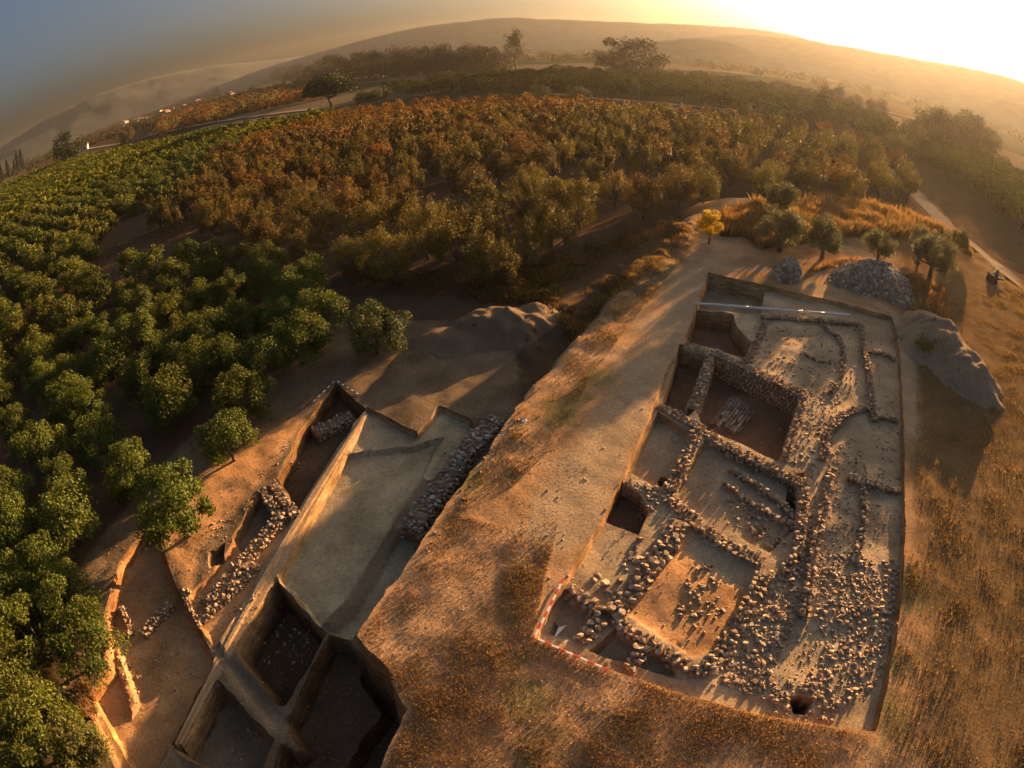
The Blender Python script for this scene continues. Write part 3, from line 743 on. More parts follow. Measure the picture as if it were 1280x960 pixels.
S_all = np.vstack(zones)
recs = settle(S_all)
# apparent size decides which ones are picked out singly
app = S_all[:, 2] / np.sqrt(S_all[:, 0] ** 2 + S_all[:, 1] ** 2 + 169)
order = np.argsort(-app)
for i in order[:290]:
    o = put_stone('loose_stone', recs[i], STONES)
    tag(o, ('large' if S_all[i, 2] > 0.16 else 'small') + ' loose stone in the ' + PLACES[ZI[i]], 'stone', 'loose stones in the ' + PLACES[ZI[i]])
o = obj('rubble', joined_stones('rubble', [recs[i] for i in order[290:]], STONES, MAT_STONE))
tag(o, 'small brown stones and rubble strewn over the dig', 'rubble', kind='stuff')

# ------------------------------------------------------------------ clods and gravel
MAT_CLOD = stone_material('earth_clod', (0.20, 0.125, 0.07), (0.40, 0.29, 0.18))
CLODS = [hull_mesh('clod', 9, 140 + i, MAT_CLOD) for i in range(6)]
cz = [scatter([(530, 690), (700, 640), (660, 800), (1090, 930), (1100, 990), (470, 990), (515, 880), (450, 800)], 0.0, 7000, 0.025, 0.11, 2.5, 0.7),
      scatter([(700, 420), (870, 300), (870, 370), (690, 650), (530, 690), (620, 560)], 0.0, 3500, 0.025, 0.11, 2.5, 0.7),
      scatter([(1135, 400), (1290, 380), (1290, 990), (1100, 990)], 0.0, 5000, 0.025, 0.10, 2.5, 0.7),
      scatter([(885, 345), (1110, 398), (1128, 530), (1128, 700), (1092, 905), (680, 793), (770, 615)], TRENCH_Z, 5500, 0.03, 0.13, 2.5, 0.7),
      scatter([(120, 740), (200, 650), (345, 590), (370, 640), (250, 830), (200, 940), (110, 880)], -2.2, 2600, 0.03, 0.14, 2.2, 0.7),
      scatter([(300, 560), (420, 480), (640, 500), (560, 640), (440, 800), (350, 720)], -2.1, 1500, 0.025, 0.10, 2.5, 0.7),
      scatter([(260, 830), (350, 725), (512, 886), (470, 990), (210, 960)], -2.8, 1300, 0.03, 0.16, 2.2, 0.7),
      scatter([(680, 410), (860, 290), (870, 300), (740, 440)], -0.2, 1500, 0.04, 0.3, 2.4, 0.7),
      scatter([(900, 300), (1200, 300), (1220, 400), (1120, 395), (890, 335)], 0.0, 1500, 0.03, 0.16, 2.4, 0.7)]
o = obj('clods', joined_stones('clods', settle(np.vstack(cz)), CLODS, MAT_CLOD)); tag(o, 'small clods and gravel lying over the dug ground', 'gravel', kind='stuff')

# ------------------------------------------------------------------ stone heaps
def stone_pile(label, outline, height, n, smin, smax):
    poly = sites(outline, 0.0); c = poly.mean(0); o0 = (float(c[0]), float(c[1]), 0.0)
    e = empty('stone_pile', o0); tag(e, label, 'stone pile', 'stone piles beside the trench')
    lo, hi = poly.min(0), poly.max(0); P = rng.uniform(lo, hi, (n * 6, 2)); P = P[pt_in_poly(P[:, 0], P[:, 1], poly)][:n]
    d = seg_dist(P[:, 0], P[:, 1], poly, True); m = d.max(); h = height * (1 - (1 - np.clip(d / m, 0, 1)) ** 1.9)
    z0, _ = terrain(P[:, 0], P[:, 1]); out = []
    for (x, y), hh, zg in zip(P, h, z0):
        s = smin + (smax - smin) * random.random() ** 1.6
        out.append((x, y, zg + hh + random.uniform(-0.1, 0.06), random.uniform(0, 3), random.uniform(0, 3), random.uniform(0, 6), s * 1.2, s, s * 0.8, random.randrange(99)))
    out.sort(key=lambda q: -q[6])
    for rec in out[:200]: put_stone('stone', rec, STONES_GREY, e, o0)
    if len(out) > 200:
        m2 = obj('stones', joined_stones('stones', out[200:], STONES_GREY, MAT_STONE_GREY), e, (-o0[0], -o0[1], 0)); tag(m2, kind='stuff')
    # mound of earth and stone under them
    V, F = [], []; nr = 7; q = densify([tuple(p) for p in poly], 0.4); k = len(q)
    for i in range(nr):
        f = i / (nr - 1)
        for p in q:
            pp = p + (c - p) * f * 0.97; dd = min(1, np.hypot(*(p - c)) * f * 0.97 / max(m, .1)); V.append((pp[0] - o0[0], pp[1] - o0[1], -0.15 + height * 0.92 * (1 - (1 - dd) ** 1.9)))
    for i in range(nr - 1):
        for j in range(k): F.append((i * k + j, i * k + (j + 1) % k, (i + 1) * k + (j + 1) % k, (i + 1) * k + j))
    F.append(tuple(range((nr - 1) * k, nr * k)))
    obj('mound', mesh_from('mound', V, F, MAT_HEAP, True), e)

stone_pile('small round pile of grey stones beside the clay path corner', [(968, 345), (973, 331), (985, 326), (997, 331), (1002, 343), (999, 353), (985, 356), (973, 352)], 0.75, 330, 0.12, 0.34)
stone_pile('long heaped bank of grey stones below the olive trees', [(1034, 348), (1045, 334), (1070, 328), (1100, 331), (1125, 342), (1140, 358), (1143, 378), (1130, 388), (1110, 378), (1070, 366), (1042, 358)], 1.0, 1100, 0.12, 0.36)
stone_pile('pale flat stone pile in the tall dry grass behind the olives', [(1014, 286), (1016, 278), (1030, 274), (1042, 278), (1044, 287), (1032, 292), (1020, 292)], 0.8, 160, 0.2, 0.5)

# ------------------------------------------------------------------ spoil heaps of earth
def spoil_heap(label, bumps, zg, seed, mat=MAT_HEAP, rough=1.0):
    """bumps: (px, py, radius along x, radius along y, height)"""
    cs = [(*site(b[0], b[1], zg), *b[2:]) for b in bumps]
    x0 = min(c[0] - c[2] * 2.0 for c in cs); x1 = max(c[0] + c[2] * 2.0 for c in cs); y0 = min(c[1] - c[3] * 2.0 for c in cs); y1 = max(c[1] + c[3] * 2.0 for c in cs)
    nx, ny = int((x1 - x0) / 0.12), int((y1 - y0) / 0.12); gx, gy = np.meshgrid(np.linspace(x0, x1, nx), np.linspace(y0, y1, ny)); x, y = gx.ravel(), gy.ravel()
    h = np.zeros_like(x)
    for cx, cyy, rx, ry, hh in cs:
        d = np.sqrt(((x - cx) / rx) ** 2 + ((y - cyy) / ry) ** 2) * (1 + 0.25 * fbm(x, y, 0.8, seed, 3))
        h = np.maximum(h, hh * sstep(1.2 - d))
    h = h * (1 + 0.45 * rough * fbm(x, y, 0.9, seed + 3, 5) + np.clip(h, 0, 1) * 0.25 * rough * fbm(x, y, 0.5, seed + 5, 4))
    zz, _ = terrain(x, y)
    z = np.where(h > 0.02, zz + h, zz - 0.06)
    F = [(j * nx + i, j * nx + i + 1, (j + 1) * nx + i + 1, (j + 1) * nx + i) for j in range(ny - 1) for i in range(nx - 1)
         if max(h[j * nx + i], h[j * nx + i + 1], h[(j + 1) * nx + i + 1], h[(j + 1) * nx + i]) > 0.02]
    c = np.array([x.mean(), y.mean(), zg])
    used = sorted(set(k for f in F for k in f)); mp = {k: i for i, k in enumerate(used)}
    V = np.column_stack([x, y, z])[used] - c; F = [tuple(mp[k] for k in f) for f in F]
    o = obj('spoil_heap', mesh_from('spoil_heap', V, F, mat, True), None, c); tag(o, label, 'earth heap'); return o

spoil_heap('big grey double humped heap of dug earth beside the far trench side', [(1172, 436, 2.4, 2.6, 1.35), (1207, 470, 1.9, 2.5, 1.15), (1160, 410, 1.9, 1.7, 0.8)], 0.0, 501, MAT_HEAP, 0.6)
MAT_HEAP2 = earth_material('brown_spoil', attr=False, base=(0.21, 0.145, 0.09), bump=0.09)
spoil_heap('rounded brown earth mound below the grassy bank, by the orchard', [(622, 412, 2.8, 2.0, 1.05), (575, 425, 2.6, 1.6, 0.5), (665, 400, 1.6, 1.4, 0.6)], T, 511, MAT_HEAP2, 0.45)

# ------------------------------------------------------------------ surveying gear
def box_mesh(name, lx, ly, lz, mat):
    bm = bmesh.new(); bmesh.ops.create_cube(bm, size=1.0)
    for v in bm.verts: v.co = Vector((v.co.x * lx, v.co.y * ly, v.co.z * lz))
    bmesh.ops.bevel(bm, geom=bm.edges[:], offset=min(lx, ly, lz) * 0.15, segments=1, affect='EDGES')
    me = bpy.data.meshes.new(name); bm.to_mesh(me); bm.free(); me.materials.append(mat); return me

def scale_bar(label, p0, p1, z, dark, group, off=0.0, width=0.055):
    a = np.array(site(*p0, z)); b = np.array(site(*p1, z)); d = (b - a) / np.hypot(*(b - a)); ang = math.atan2(d[1], d[0])
    L = 2.0; seg = L / 10; d0 = a + d * 0.05
    e = empty('scale_bar', (d0[0], d0[1], z + 0.05), ang); tag(e, label, 'scale bar', group)
    mw = box_mesh('band', seg, width, 0.025, MAT_WHITE); mr = box_mesh('band', seg, width, 0.025, dark)
    for i in range(10): obj('band', mw if i % 2 == 0 else mr, e, (seg * (i + 0.5), 0, 0))
scale_bar('red and white scale bar on the trench edge that points towards the clay path', (668, 797), (703, 727), 0.02, MAT_RED, 'red and white scale bars')
scale_bar('red and white scale bar along the front edge of the trench', (670, 799), (745, 832), 0.02, MAT_RED, 'red and white scale bars')
scale_bar('black and white scale bar on the dark compartment edge facing the orchard', (419, 477), (392, 503), T + 0.02, MAT_BLACK, 'black and white scale bars', width=0.05)
scale_bar('black and white scale bar on the dark compartment edge below the leafy bush', (421, 477), (452, 496), T + 0.02, MAT_BLACK, 'black and white scale bars', width=0.05)

def north_arrow():
    x, y = site(697, 787, -0.4); z = gz(x, y) + 0.05
    e = empty('north_arrow', (x, y, z), math.radians(155)); tag(e, 'small white and black north arrow lying in the corner of the trench', 'north arrow')
    def half(sgn, mat):
        P = [(0, 0.36), (sgn * 0.17, -0.2), (0, -0.08)]
        V = [(p[0], p[1], h) for h in (0, 0.02) for p in P]; F = [(0, 2, 1), (3, 4, 5), (0, 1, 4, 3), (1, 2, 5, 4), (2, 0, 3, 5)]
        obj('arrow_half', mesh_from('arrow_half', V, F, mat), e)
    half(-1, MAT_WHITE); half(1, MAT_BLACK)
north_arrow()

def tube(pts, radii, n=8, cap=True):
    pts = [Vector(p) for p in pts]; V, F = [], []
    for i, p in enumerate(pts):
        d = (pts[min(i + 1, len(pts) - 1)] - pts[max(i - 1, 0)]).normalized(); a = d.orthogonal().normalized()
        if i and abs(prev.dot(d)) < 0.99: a = (prev - d * prev.dot(d)).normalized()
        prev = a; b = d.cross(a)
        for k in range(n):
            t = 2 * math.pi * k / n; V.append(p + (a * math.cos(t) + b * math.sin(t)) * radii[i])
    for i in range(len(pts) - 1):
        for k in range(n): F.append((i * n + k, i * n + (k + 1) % n, (i + 1) * n + (k + 1) % n, (i + 1) * n + k))
    if cap: F += [tuple(range(n))[::-1], tuple(range((len(pts) - 1) * n, len(pts) * n))]
    return V, F

def tubes_mesh(name, tubes, mat, n=6):
    V, F = [], []
    for pts, rad in tubes:
        v, f = tube(pts, rad, n); b = len(V); V += v; F += [tuple(i + b for i in q) for q in f]
    return mesh_from(name, V, F, mat, True)

def pipe():
    a = np.array(site(868, 380, 0.06)); b = np.array(site(1062, 394, 0.0)); L = np.hypot(*(b - a)); ang = math.atan2(b[1] - a[1], b[0] - a[0])
    e = empty('plastic_pipe', (a[0], a[1], 0.10), ang); tag(e, 'long pale plastic drain pipe laid across the far end of the trench', 'pipe')
    k = 6; seg = L / k
    for i in range(k):
        pts = [(seg * i + seg * t, 0, -0.03 * math.sin(math.pi * (i + t) / k) - 0.10 * (i + t) / k) for t in np.linspace(0, 1, 5)]
        v, f = tube(pts, [0.06] * 5, 12); s = obj('pipe_length', mesh_from('pipe_length', v, f, MAT_PVC, True), e)
        if i:
            p0 = Vector(pts[0]); v, f = tube([p0 - Vector((0.06, 0, 0)), p0 + Vector((0.06, 0, 0))], [0.072] * 2, 12)
            obj('collar', mesh_from('collar', v, f, MAT_PVC, True), s)
pipe()

def litter():
    for k, (px, py, z, w, lab) in enumerate([(655, 526, 0.0, 0.2, 'crumpled white plastic sack on the plateau edge above the collapsed wall'), (1140, 262, -0.6, 0.55, 'pale torn sheet lying in the tall dry grass beside the dirt track')]):
        r = random.Random(60 + k); x, y = site(px, py, z); bm = bmesh.new(); bmesh.ops.create_icosphere(bm, subdivisions=3, radius=0.5)
        for v in bm.verts: v.co = Vector((v.co.x * w * 1.3, v.co.y * w, abs(v.co.z) * w * 0.55)) * (1 + 0.28 * math.sin(9 * v.co.x + k) * math.cos(11 * v.co.y) + r.uniform(-0.1, 0.1))
        me = bpy.data.meshes.new('plastic_sack'); bm.to_mesh(me); bm.free(); me.materials.append(MAT_WHITE)
        tag(obj('plastic_sack', me, None, (x, y, gz(x, y) - 0.02), (0, 0, r.uniform(0, 3))), lab, 'sack')
litter()

def stump():
    x, y = site(1240, 352, -0.1); z = gz(x, y)
    e = empty('tree_stump', (x, y, z)); e.scale = (1.5, 1.5, 0.58); tag(e, 'dark burnt tree stump with broken limbs on the golden slope', 'tree stump')
    obj('trunk', tubes_mesh('trunk', [([(0, 0, -0.2), (0.02, 0, 0.1), (-0.05, 0.03, 0.5), (-0.1, 0.05, 0.9), (-0.05, 0.02, 1.05)], [0.55, 0.42, 0.36, 0.33, 0.16]),
        ([(0.3, 0.1, -0.2), (0.12, 0, 0.2), (0, 0, 0.5)], [0.3, 0.2, 0.1]), ([(-0.5, -0.3, -0.2), (-0.2, -0.1, 0.15), (0, 0, 0.5)], [0.25, 0.18, 0.1])], MAT_CHAR, 9), e)
    for pts, rad in (([(0, 0, 0.8), (0.4, 0.2, 1.05), (0.8, 0.45, 1.3), (1.0, 0.6, 1.5)], [0.25, 0.19, 0.12, 0.04]), ([(0, 0, 0.6), (0.35, -0.1, 0.75), (0.6, -0.3, 0.85), (0.75, -0.2, 1.0)], [0.2, 0.14, 0.09, 0.03]),
                     ([(-0.05, 0, 0.9), (-0.3, 0.1, 1.15), (-0.35, 0.2, 1.35)], [0.2, 0.15, 0.06])):
        obj('broken_limb', tubes_mesh('broken_limb', [(pts, rad)], MAT_CHAR, 8), e)
stump()


# ------------------------------------------------------------------ vegetation
def leaf_cloud(name, P, A, S, L, Wd, mat, cols=None):
    """rhombic leaves: centres P, axes A, sides S, length L, width Wd (arrays)"""
    n = len(P); L = np.broadcast_to(np.asarray(L, float), (n,))[:, None]; Wd = np.broadcast_to(np.asarray(Wd, float), (n,))[:, None]
    nrm = np.cross(A, S)
    V = np.stack([P - A * L / 2, P + S * Wd / 2 + nrm * Wd * 0.18, P + A * L / 2, P - S * Wd / 2 + nrm * Wd * 0.18], 1).reshape(-1, 3)
    F = np.arange(n * 4).reshape(n, 4)
    c = None if cols is None else np.repeat(cols, 4, axis=0)
    return fast_mesh(name, V, F, mat, c)

def unit(v): return v / (np.linalg.norm(v, axis=1, keepdims=True) + 1e-9)

def round_crown(r_, n, rad, height, low, clumps=26, spread=0.34, leaf=0.16, ratio=0.5, up=0.3, tall=1.0):
    """citrus-like crown: overlapping leafy clumps over a lumpy dome"""
    th = r_.uniform(0, 2 * np.pi, clumps); u = r_.uniform(-0.75, 1, clumps); k = np.sqrt(1 - u * u); f = r_.uniform(0.5, 0.95, clumps)
    C = np.stack([np.cos(th) * k * f * rad, np.sin(th) * k * f * rad, low + (height - low) * (0.5 + 0.5 * u * f)], 1)
    i = r_.integers(0, clumps, n); d = unit(r_.normal(size=(n, 3))); cr = spread * rad * r_.uniform(0.75, 1.25, clumps)
    P = C[i] + d * (cr[i] * r_.random(n) ** 0.4)[:, None] * np.array([1, 1, tall])
    out = unit(P - np.array([0, 0, (low + height) * 0.45]))
    nrm = unit(out * 0.8 + r_.normal(size=(n, 3)) * 0.7 + np.array([0, 0, up])); A = unit(np.cross(nrm, r_.normal(size=(n, 3)))); S = np.cross(nrm, A)
    P[:, 2] = np.maximum(P[:, 2], 0.12)
    L = leaf * r_.uniform(0.7, 1.25, n)
    return P, A, S, L, L * ratio

def shoot_crown(r_, shoots, per, rad, height, low, leaf=0.17, ratio=0.42):
    """open vase crown of upright leafy shoots, as young stone fruit trees carry"""
    th = r_.uniform(0, 2 * np.pi, shoots); q = np.sqrt(r_.random(shoots)); base = np.stack([np.cos(th) * q * rad * 0.8, np.sin(th) * q * rad * 0.8, low + (height - low) * r_.uniform(0.05, 0.62, shoots) * (1 - 0.3 * q)], 1)
    d = unit(np.stack([np.cos(th) * q * 0.55, np.sin(th) * q * 0.55, np.ones(shoots)], 1) + r_.normal(size=(shoots, 3)) * 0.16); ln = r_.uniform(0.5, 1.0, shoots) * (height - low) * 0.5
    P = []; A = []; tw = []
    for k in range(shoots):
        t = r_.random(per) ** 0.8; p = base[k] + d[k] * (t * ln[k])[:, None] + r_.normal(size=(per, 3)) * 0.085; P.append(p)
        A.append(unit(d[k] * 0.7 + r_.normal(size=(per, 3)) * 0.75)); tw.append(([tuple(base[k]), tuple(base[k] + d[k] * ln[k])], [0.012, 0.004]))
    P = np.vstack(P); A = np.vstack(A); S = unit(np.cross(A, r_.normal(size=A.shape))); L = leaf * r_.uniform(0.7, 1.25, len(P))
    return (P, A, S, L, L * ratio), base, tw

def limbs_mesh(r_, trunk_h, trunk_r, targets, n=6):
    t = [([(0, 0, -0.15), (r_.normal() * 0.03, r_.normal() * 0.03, trunk_h * 0.6), (r_.normal() * 0.05, r_.normal() * 0.05, trunk_h)], [trunk_r * 1.35, trunk_r, trunk_r * 0.85])]
    for p in targets:
        m = np.array([p[0] * 0.45, p[1] * 0.45, trunk_h + (p[2] - trunk_h) * 0.4]) + r_.normal(size=3) * 0.08
        t.append(([(0, 0, trunk_h * 0.92), tuple(m), tuple(p)], [trunk_r * 0.7, trunk_r * 0.42, trunk_r * 0.12]))
    return tubes_mesh('trunk', t, MAT_BARK, n)

VAR = {}
def variants(kind):
    if kind in VAR: return VAR[kind]
    out = []
    for v in range(4 if kind.endswith('near') else 3):
        r_ = np.random.default_rng(hash_seed(kind) + v)
        if kind.startswith('citrus'):
            n, lf = {'near': (9000, 0.13), 'mid': (3400, 0.21), 'far': (1000, 0.36)}[kind.split('_')[1]]
            rad, h = r_.uniform(1.55, 1.85), r_.uniform(2.7, 3.3)
            P = round_crown(r_, n, rad, h, -0.1, 38, 0.27, lf); tg = [P[0][i] * 0.75 for i in range(0, 50, 10)]
            tr = limbs_mesh(r_, 0.6, 0.09, tg, 5)
        elif kind.startswith('autumn'):
            n, sh, per, lf = {'near': (4200, 46, 22, 0.13), 'mid': (2000, 30, 16, 0.2), 'far': (760, 16, 12, 0.34)}[kind.split('_')[1]]
            Q = round_crown(r_, int(n * 1.25), 1.7, 3.6, 0.0, 22, 0.23, lf, 0.5, 0.0, 1.5); P2, b, tw = shoot_crown(r_, sh, per, 1.7, 4.1, 1.2, lf)
            P = tuple(np.concatenate([u, v2]) for u, v2 in zip(Q, P2)); tg = [Q[0][i] * 0.85 for i in range(0, 96, 8)]
            tr = limbs_mesh(r_, 0.55, 0.085, tg, 5)
        elif kind.startswith('olive'):
            P = round_crown(r_, 9500, 1.5, 2.75, 0.45, 40, 0.27, 0.14, 0.36, 0.1); tg = [P[0][i] for i in range(0, 90, 9)]
            tr = limbs_mesh(r_, 0.9, 0.14, tg, 7)
        elif kind.startswith('sapling'):
            P = round_crown(r_, 2600, 0.95, 2.3, 0.5, 18, 0.32, 0.15, 0.5); tg = [P[0][i] for i in range(0, 40, 8)]
            tr = limbs_mesh(r_, 0.7, 0.06, tg, 6)
        elif kind.startswith('broad'):
            P = round_crown(r_, 4200, 1.0, 2.0, 0.0, 44, 0.27, 0.08, 0.75); tg = [P[0][i] * 0.9 for i in range(0, 80, 8)]
            tr = limbs_mesh(r_, 0.45, 0.06, tg, 6)
        elif kind.startswith('tall'):
            P = round_crown(r_, 1900, 0.62, 2.6, 0.7, 22, 0.42, 0.09, 0.75); tg = [P[0][i] * 0.9 for i in range(0, 80, 8)]
            tr = limbs_mesh(r_, 0.8, 0.055, tg, 6)
        elif kind.startswith('cypress'):
            n = 900; t = r_.random(n); a = r_.uniform(0, 6.28, n); rr = 0.5 * np.sqrt(t * 6) * (1 - t) ** 0.7 * r_.uniform(0.6, 1, n) * 0.8
            C = np.stack([np.cos(a) * rr, np.sin(a) * rr, 0.2 + t * 4.2], 1); A = unit(np.array([0, 0, 1.0]) + r_.normal(size=(n, 3)) * 0.25); S = unit(np.cross(A, r_.normal(size=(n, 3))))
            P = (C, A, S, 0.3 * np.ones(n), 0.15 * np.ones(n)); tr = limbs_mesh(r_, 3.6, 0.07, [], 6)
        elif kind.startswith('umbrella'):
            n = 4200; a = r_.uniform(0, 6.28, n); q = np.sqrt(r_.random(n)); t = r_.random(n)
            C = np.stack([np.cos(a) * q, np.sin(a) * q, 0.62 + (1.30 - 0.62) * t * np.sqrt(np.clip(1 - q * q, 0.02, 1)) - 0.10 * (1 - t) * (1 - q) + 0.05 * np.sin(a * 5) * q], 1)
            nrm = unit(r_.normal(size=(n, 3)) + np.array([0, 0, 0.8])); A = unit(np.cross(nrm, r_.normal(size=(n, 3)))); S = np.cross(nrm, A)
            P = (C, A, S, 0.10 * np.ones(n), 0.06 * np.ones(n)); tg = [(0.5 * math.cos(k), 0.5 * math.sin(k), 0.75) for k in (0, 1.1, 2.2, 3.3, 4.4, 5.5)]
            tr = limbs_mesh(r_, 0.45, 0.05, tg, 7)
        out.append((leaf_cloud('crown', *P, MAT_LEAF), tr))
    VAR[kind] = out
    return out

def hash_seed(s): return sum((i + 1) * ord(ch) for i, ch in enumerate(s)) % 99991

def plant(name, kind, x, y, col, label, cat, group=None, scale=1.0, zs=None, z=None, rz=None):
    v = variants(kind); cr, tr = v[random.randrange(len(v))]
    zz = gz(x, y) if z is None else z
    e = empty(name, (x, y, zz - 0.03), random.uniform(0, 6.28) if rz is None else rz); e.scale = (scale, scale, zs or scale)
    tag(e, label, cat, group)
    c = obj('crown', cr, e); c.color = (*col, 1); t = obj('trunk', tr, e)
    return e

def jcol(c, k=0.18, hue=0.0):
    m = random.uniform(1 - k, 1 + k); return tuple(min(1, max(0.005, ch * m * random.uniform(0.94, 1.06))) for ch in c)

GREEN = (0.078, 0.105, 0.016); OLIVE = (0.13, 0.135, 0.075); AUT_G = (0.118, 0.10, 0.022); AUT_O = (0.172, 0.092, 0.023); AUT_R = (0.20, 0.078, 0.021)

def mix3(a, b, t): return tuple(p * (1 - t) + q * t for p, q in zip(a, b))

# --- orchards: the trees one can tell apart were surveyed singly, the rest follow the rows
G_PX = [(281, 545), (212, 503), (162, 588), (120, 548), (82, 604), (85, 503), (21, 535), (173, 466), (135, 450), (98, 423), (58, 397), (21, 423), (53, 471), (255, 420), (218, 399), (170, 394), (327, 450), (220, 640),
        (101, 800), (82, 757), (56, 716), (26, 667), (11, 612), (86, 649), (56, 919), (22, 862), (34, 795), (8, 742), (8, 937), (-40, 700), (-50, 620), (-30, 820), (-40, 900),
        (216, 343), (258, 338), (293, 366), (164, 333), (127, 366), (87, 338), (330, 345), (365, 370), (395, 395), (345, 395), (300, 400), (255, 372), (210, 368), (290, 450), (372, 428), (248, 458), (385, 350), (300, 492), (170, 430), (210, 445)]
G_POLY = np.vstack([np.array([(-14, -14), (-40, -10), (-75, 5), (-130, 60), (-230, 160), (-300, 260)]),
    sites([(75, 203), (110, 195), (200, 178), (300, 160), (380, 148), (420, 143), (400, 150), (340, 165), (262, 200), (235, 232), (205, 255), (150, 268), (112, 318), (135, 338), (205, 318), (330, 318), (425, 365), (415, 425)], T + 0.8),
    sites([(340, 490), (290, 580), (240, 640), (180, 640), (120, 720), (125, 800), (90, 860), (90, 960)], T + 1.2)])
O_PX = [(725, 255), (805, 245), (805, 202), (615, 322), (648, 260), (560, 265), (590, 230), (665, 220), (622, 203), (560, 208), (755, 195), (740, 214), (850, 232), (532, 290), (515, 270), (455, 282), (395, 272), (340, 277), (297, 272), (262, 270), (427, 250), (382, 242), (340, 227), (297, 210), (690, 285), (770, 230), (880, 215), (880, 240), (500, 235), (475, 255), (440, 312), (490, 320), (570, 300), (600, 285), (655, 300), (385, 305), (330, 302), (690, 250), (610, 250)]
O_POLY = sites([(190, 285), (235, 245), (262, 205), (340, 168), (430, 143), (560, 131), (690, 127), (840, 140), (950, 155), (1060, 175), (1140, 215), (1146, 250), (1060, 258), (1000, 250), (940, 245), (890, 255), (840, 270), (770, 295), (690, 318), (600, 335), (520, 330), (430, 322), (330, 308), (250, 298)], T + 0.9)

def rows_fill(poly, along, across, direction, have, mind, jitter=0.35):
    d = np.array(direction) / np.hypot(*direction); n = np.array((-d[1], d[0])); lo, hi = poly.min(0), poly.max(0)
    R = np.hypot(*(hi - lo)); c = (lo + hi) / 2; out = list(have)
    g = []
    for i in np.arange(-R / 2, R / 2, across):
        for j in np.arange(-R / 2, R / 2, along): g.append(c + n * i + d * j + rng.normal(0, jitter, 2))
    g = np.array(g); g = g[pt_in_poly(g[:, 0], g[:, 1], poly)]
    H = np.array(have) if len(have) else np.zeros((0, 2))
    if len(H):
        D = np.hypot(g[:, None, 0] - H[None, :, 0], g[:, None, 1] - H[None, :, 1]).min(1); g = g[D > mind]
    g = g[in_view(g)]
    return np.vstack([H, g])

green = rows_fill(G_POLY, 2.9, 4.2, (-0.84, 0.54), sites(G_PX, T + 1.3), 2.5)
orange = rows_fill(O_POLY, 4.4, 4.9, (-0.84, 0.54), sites(O_PX, T + 2.0), 3.9)
print('trees', len(green), len(orange))

def far_orchard(name, pts, label, colf, h=(2.4, 3.0), w=1.5, n=130, leaf=0.5, cat='orchard'):
    r_ = np.random.default_rng(77); k = len(pts); z, _ = terrain(pts[:, 0], pts[:, 1])
    th = r_.uniform(0, 2 * np.pi, (k, n)); u = r_.uniform(-0.6, 1, (k, n)); q = np.sqrt(1 - u * u) * r_.uniform(0.55, 1, (k, n)); H = r_.uniform(*h, (k, 1)); Wk = w * r_.uniform(0.85, 1.2, (k, 1))
    lump = 1 + 0.25 * np.sin(th * 3 + r_.uniform(0, 6, (k, 1)))
    P = np.stack([pts[:, :1] + np.cos(th) * q * Wk * lump, pts[:, 1:2] + np.sin(th) * q * Wk * lump, z[:, None] + H * (0.52 + 0.48 * u)], 2).reshape(-1, 3)
    nrm = unit(r_.normal(size=P.shape) + np.array([0, 0, 0.5])); A = unit(np.cross(nrm, r_.normal(size=P.shape))); S = np.cross(nrm, A)
    C = np.repeat(np.array([colf(x, y) for x, y in pts]), n, axis=0)
    L = leaf * r_.uniform(0.6, 1.2, len(P))
    o = obj(name, leaf_cloud(name, P, A, S, L, L * 0.7, MAT_LEAF_FAR, C)); tag(o, label, cat, kind='stuff'); return o

def visible_rank(pts):
    """nearest first, those in front of the lens before those beside it"""
    return np.argsort(np.hypot(pts[:, 0], pts[:, 1]) + 400 * ~in_view(pts, 25))

def green_col(x, y):
    t = 0.5 + 0.8 * float(fbm(np.array([x]), np.array([y]), 14, 5)[0]); return jcol(mix3(GREEN, (0.135, 0.135, 0.022), t), 0.2)
def orange_col(x, y):
    f = float(fbm(np.array([x]), np.array([y]), 16, 8)[0])
    t = min(1, max(0, (y - 62) / 55 - max(0, x - 5) / 70 + f * 1.1 + random.gauss(0, 0.28))); c = mix3(AUT_G, AUT_O, t)
    if random.random() < 0.06: c = mix3(c, AUT_R, 0.6)
    return jcol(c, 0.3)

ordr = visible_rank(green)
for k, i in enumerate(ordr[:290]):
    x, y = green[i]; r = math.hypot(x, y)
    kind = 'citrus_near' if r < 42 else ('citrus_mid' if r < 75 else 'citrus_far')
    gc = green_col(x, y); tone = 'yellowish green' if gc[0] > 0.115 else ('mid green' if gc[0] > 0.09 else 'dark green')
    where = 'next to the lower dig' if x > -17.5 and r < 27 else 'inside the evergreen orchard'
    plant('orchard_tree', kind, float(x), float(y), gc, 'dense ' + tone + ' leafy fruit tree ' + where, 'tree', tone + ' fruit trees ' + where, random.uniform(0.84, 1.08))
rest = green[ordr[290:]]; rd = np.hypot(rest[:, 0], rest[:, 1])
far_orchard('green_orchard', rest[rd < 130], 'rows of dark green fruit trees running together beyond the nearer ones', green_col, n=150, leaf=0.5)
far_orchard('green_orchard', rest[rd >= 130], 'dark green orchard strip running together before the pale road', green_col, n=45, leaf=1.0)
ordr = visible_rank(orange)
for k, i in enumerate(ordr[:290]):
    x, y = orange[i]; r = math.hypot(x, y)
    kind = 'autumn_near' if r < 62 else ('autumn_mid' if r < 85 else 'autumn_far')
    oc = orange_col(x, y); q = oc[0] / oc[1]; tone = 'olive green' if q < 1.4 else ('yellow brown' if q < 1.65 else ('rusty orange' if q < 2.0 else 'reddish'))
    where = 'on the orchard edge towards the dig' if y < 46 and -12 < x < 20 else 'inside the autumn orchard'
    plant('autumn_tree', kind, float(x), float(y), oc, 'open crowned fruit tree with ' + tone + ' leaves ' + where, 'tree', tone + ' autumn trees ' + where, random.uniform(0.85, 1.15))
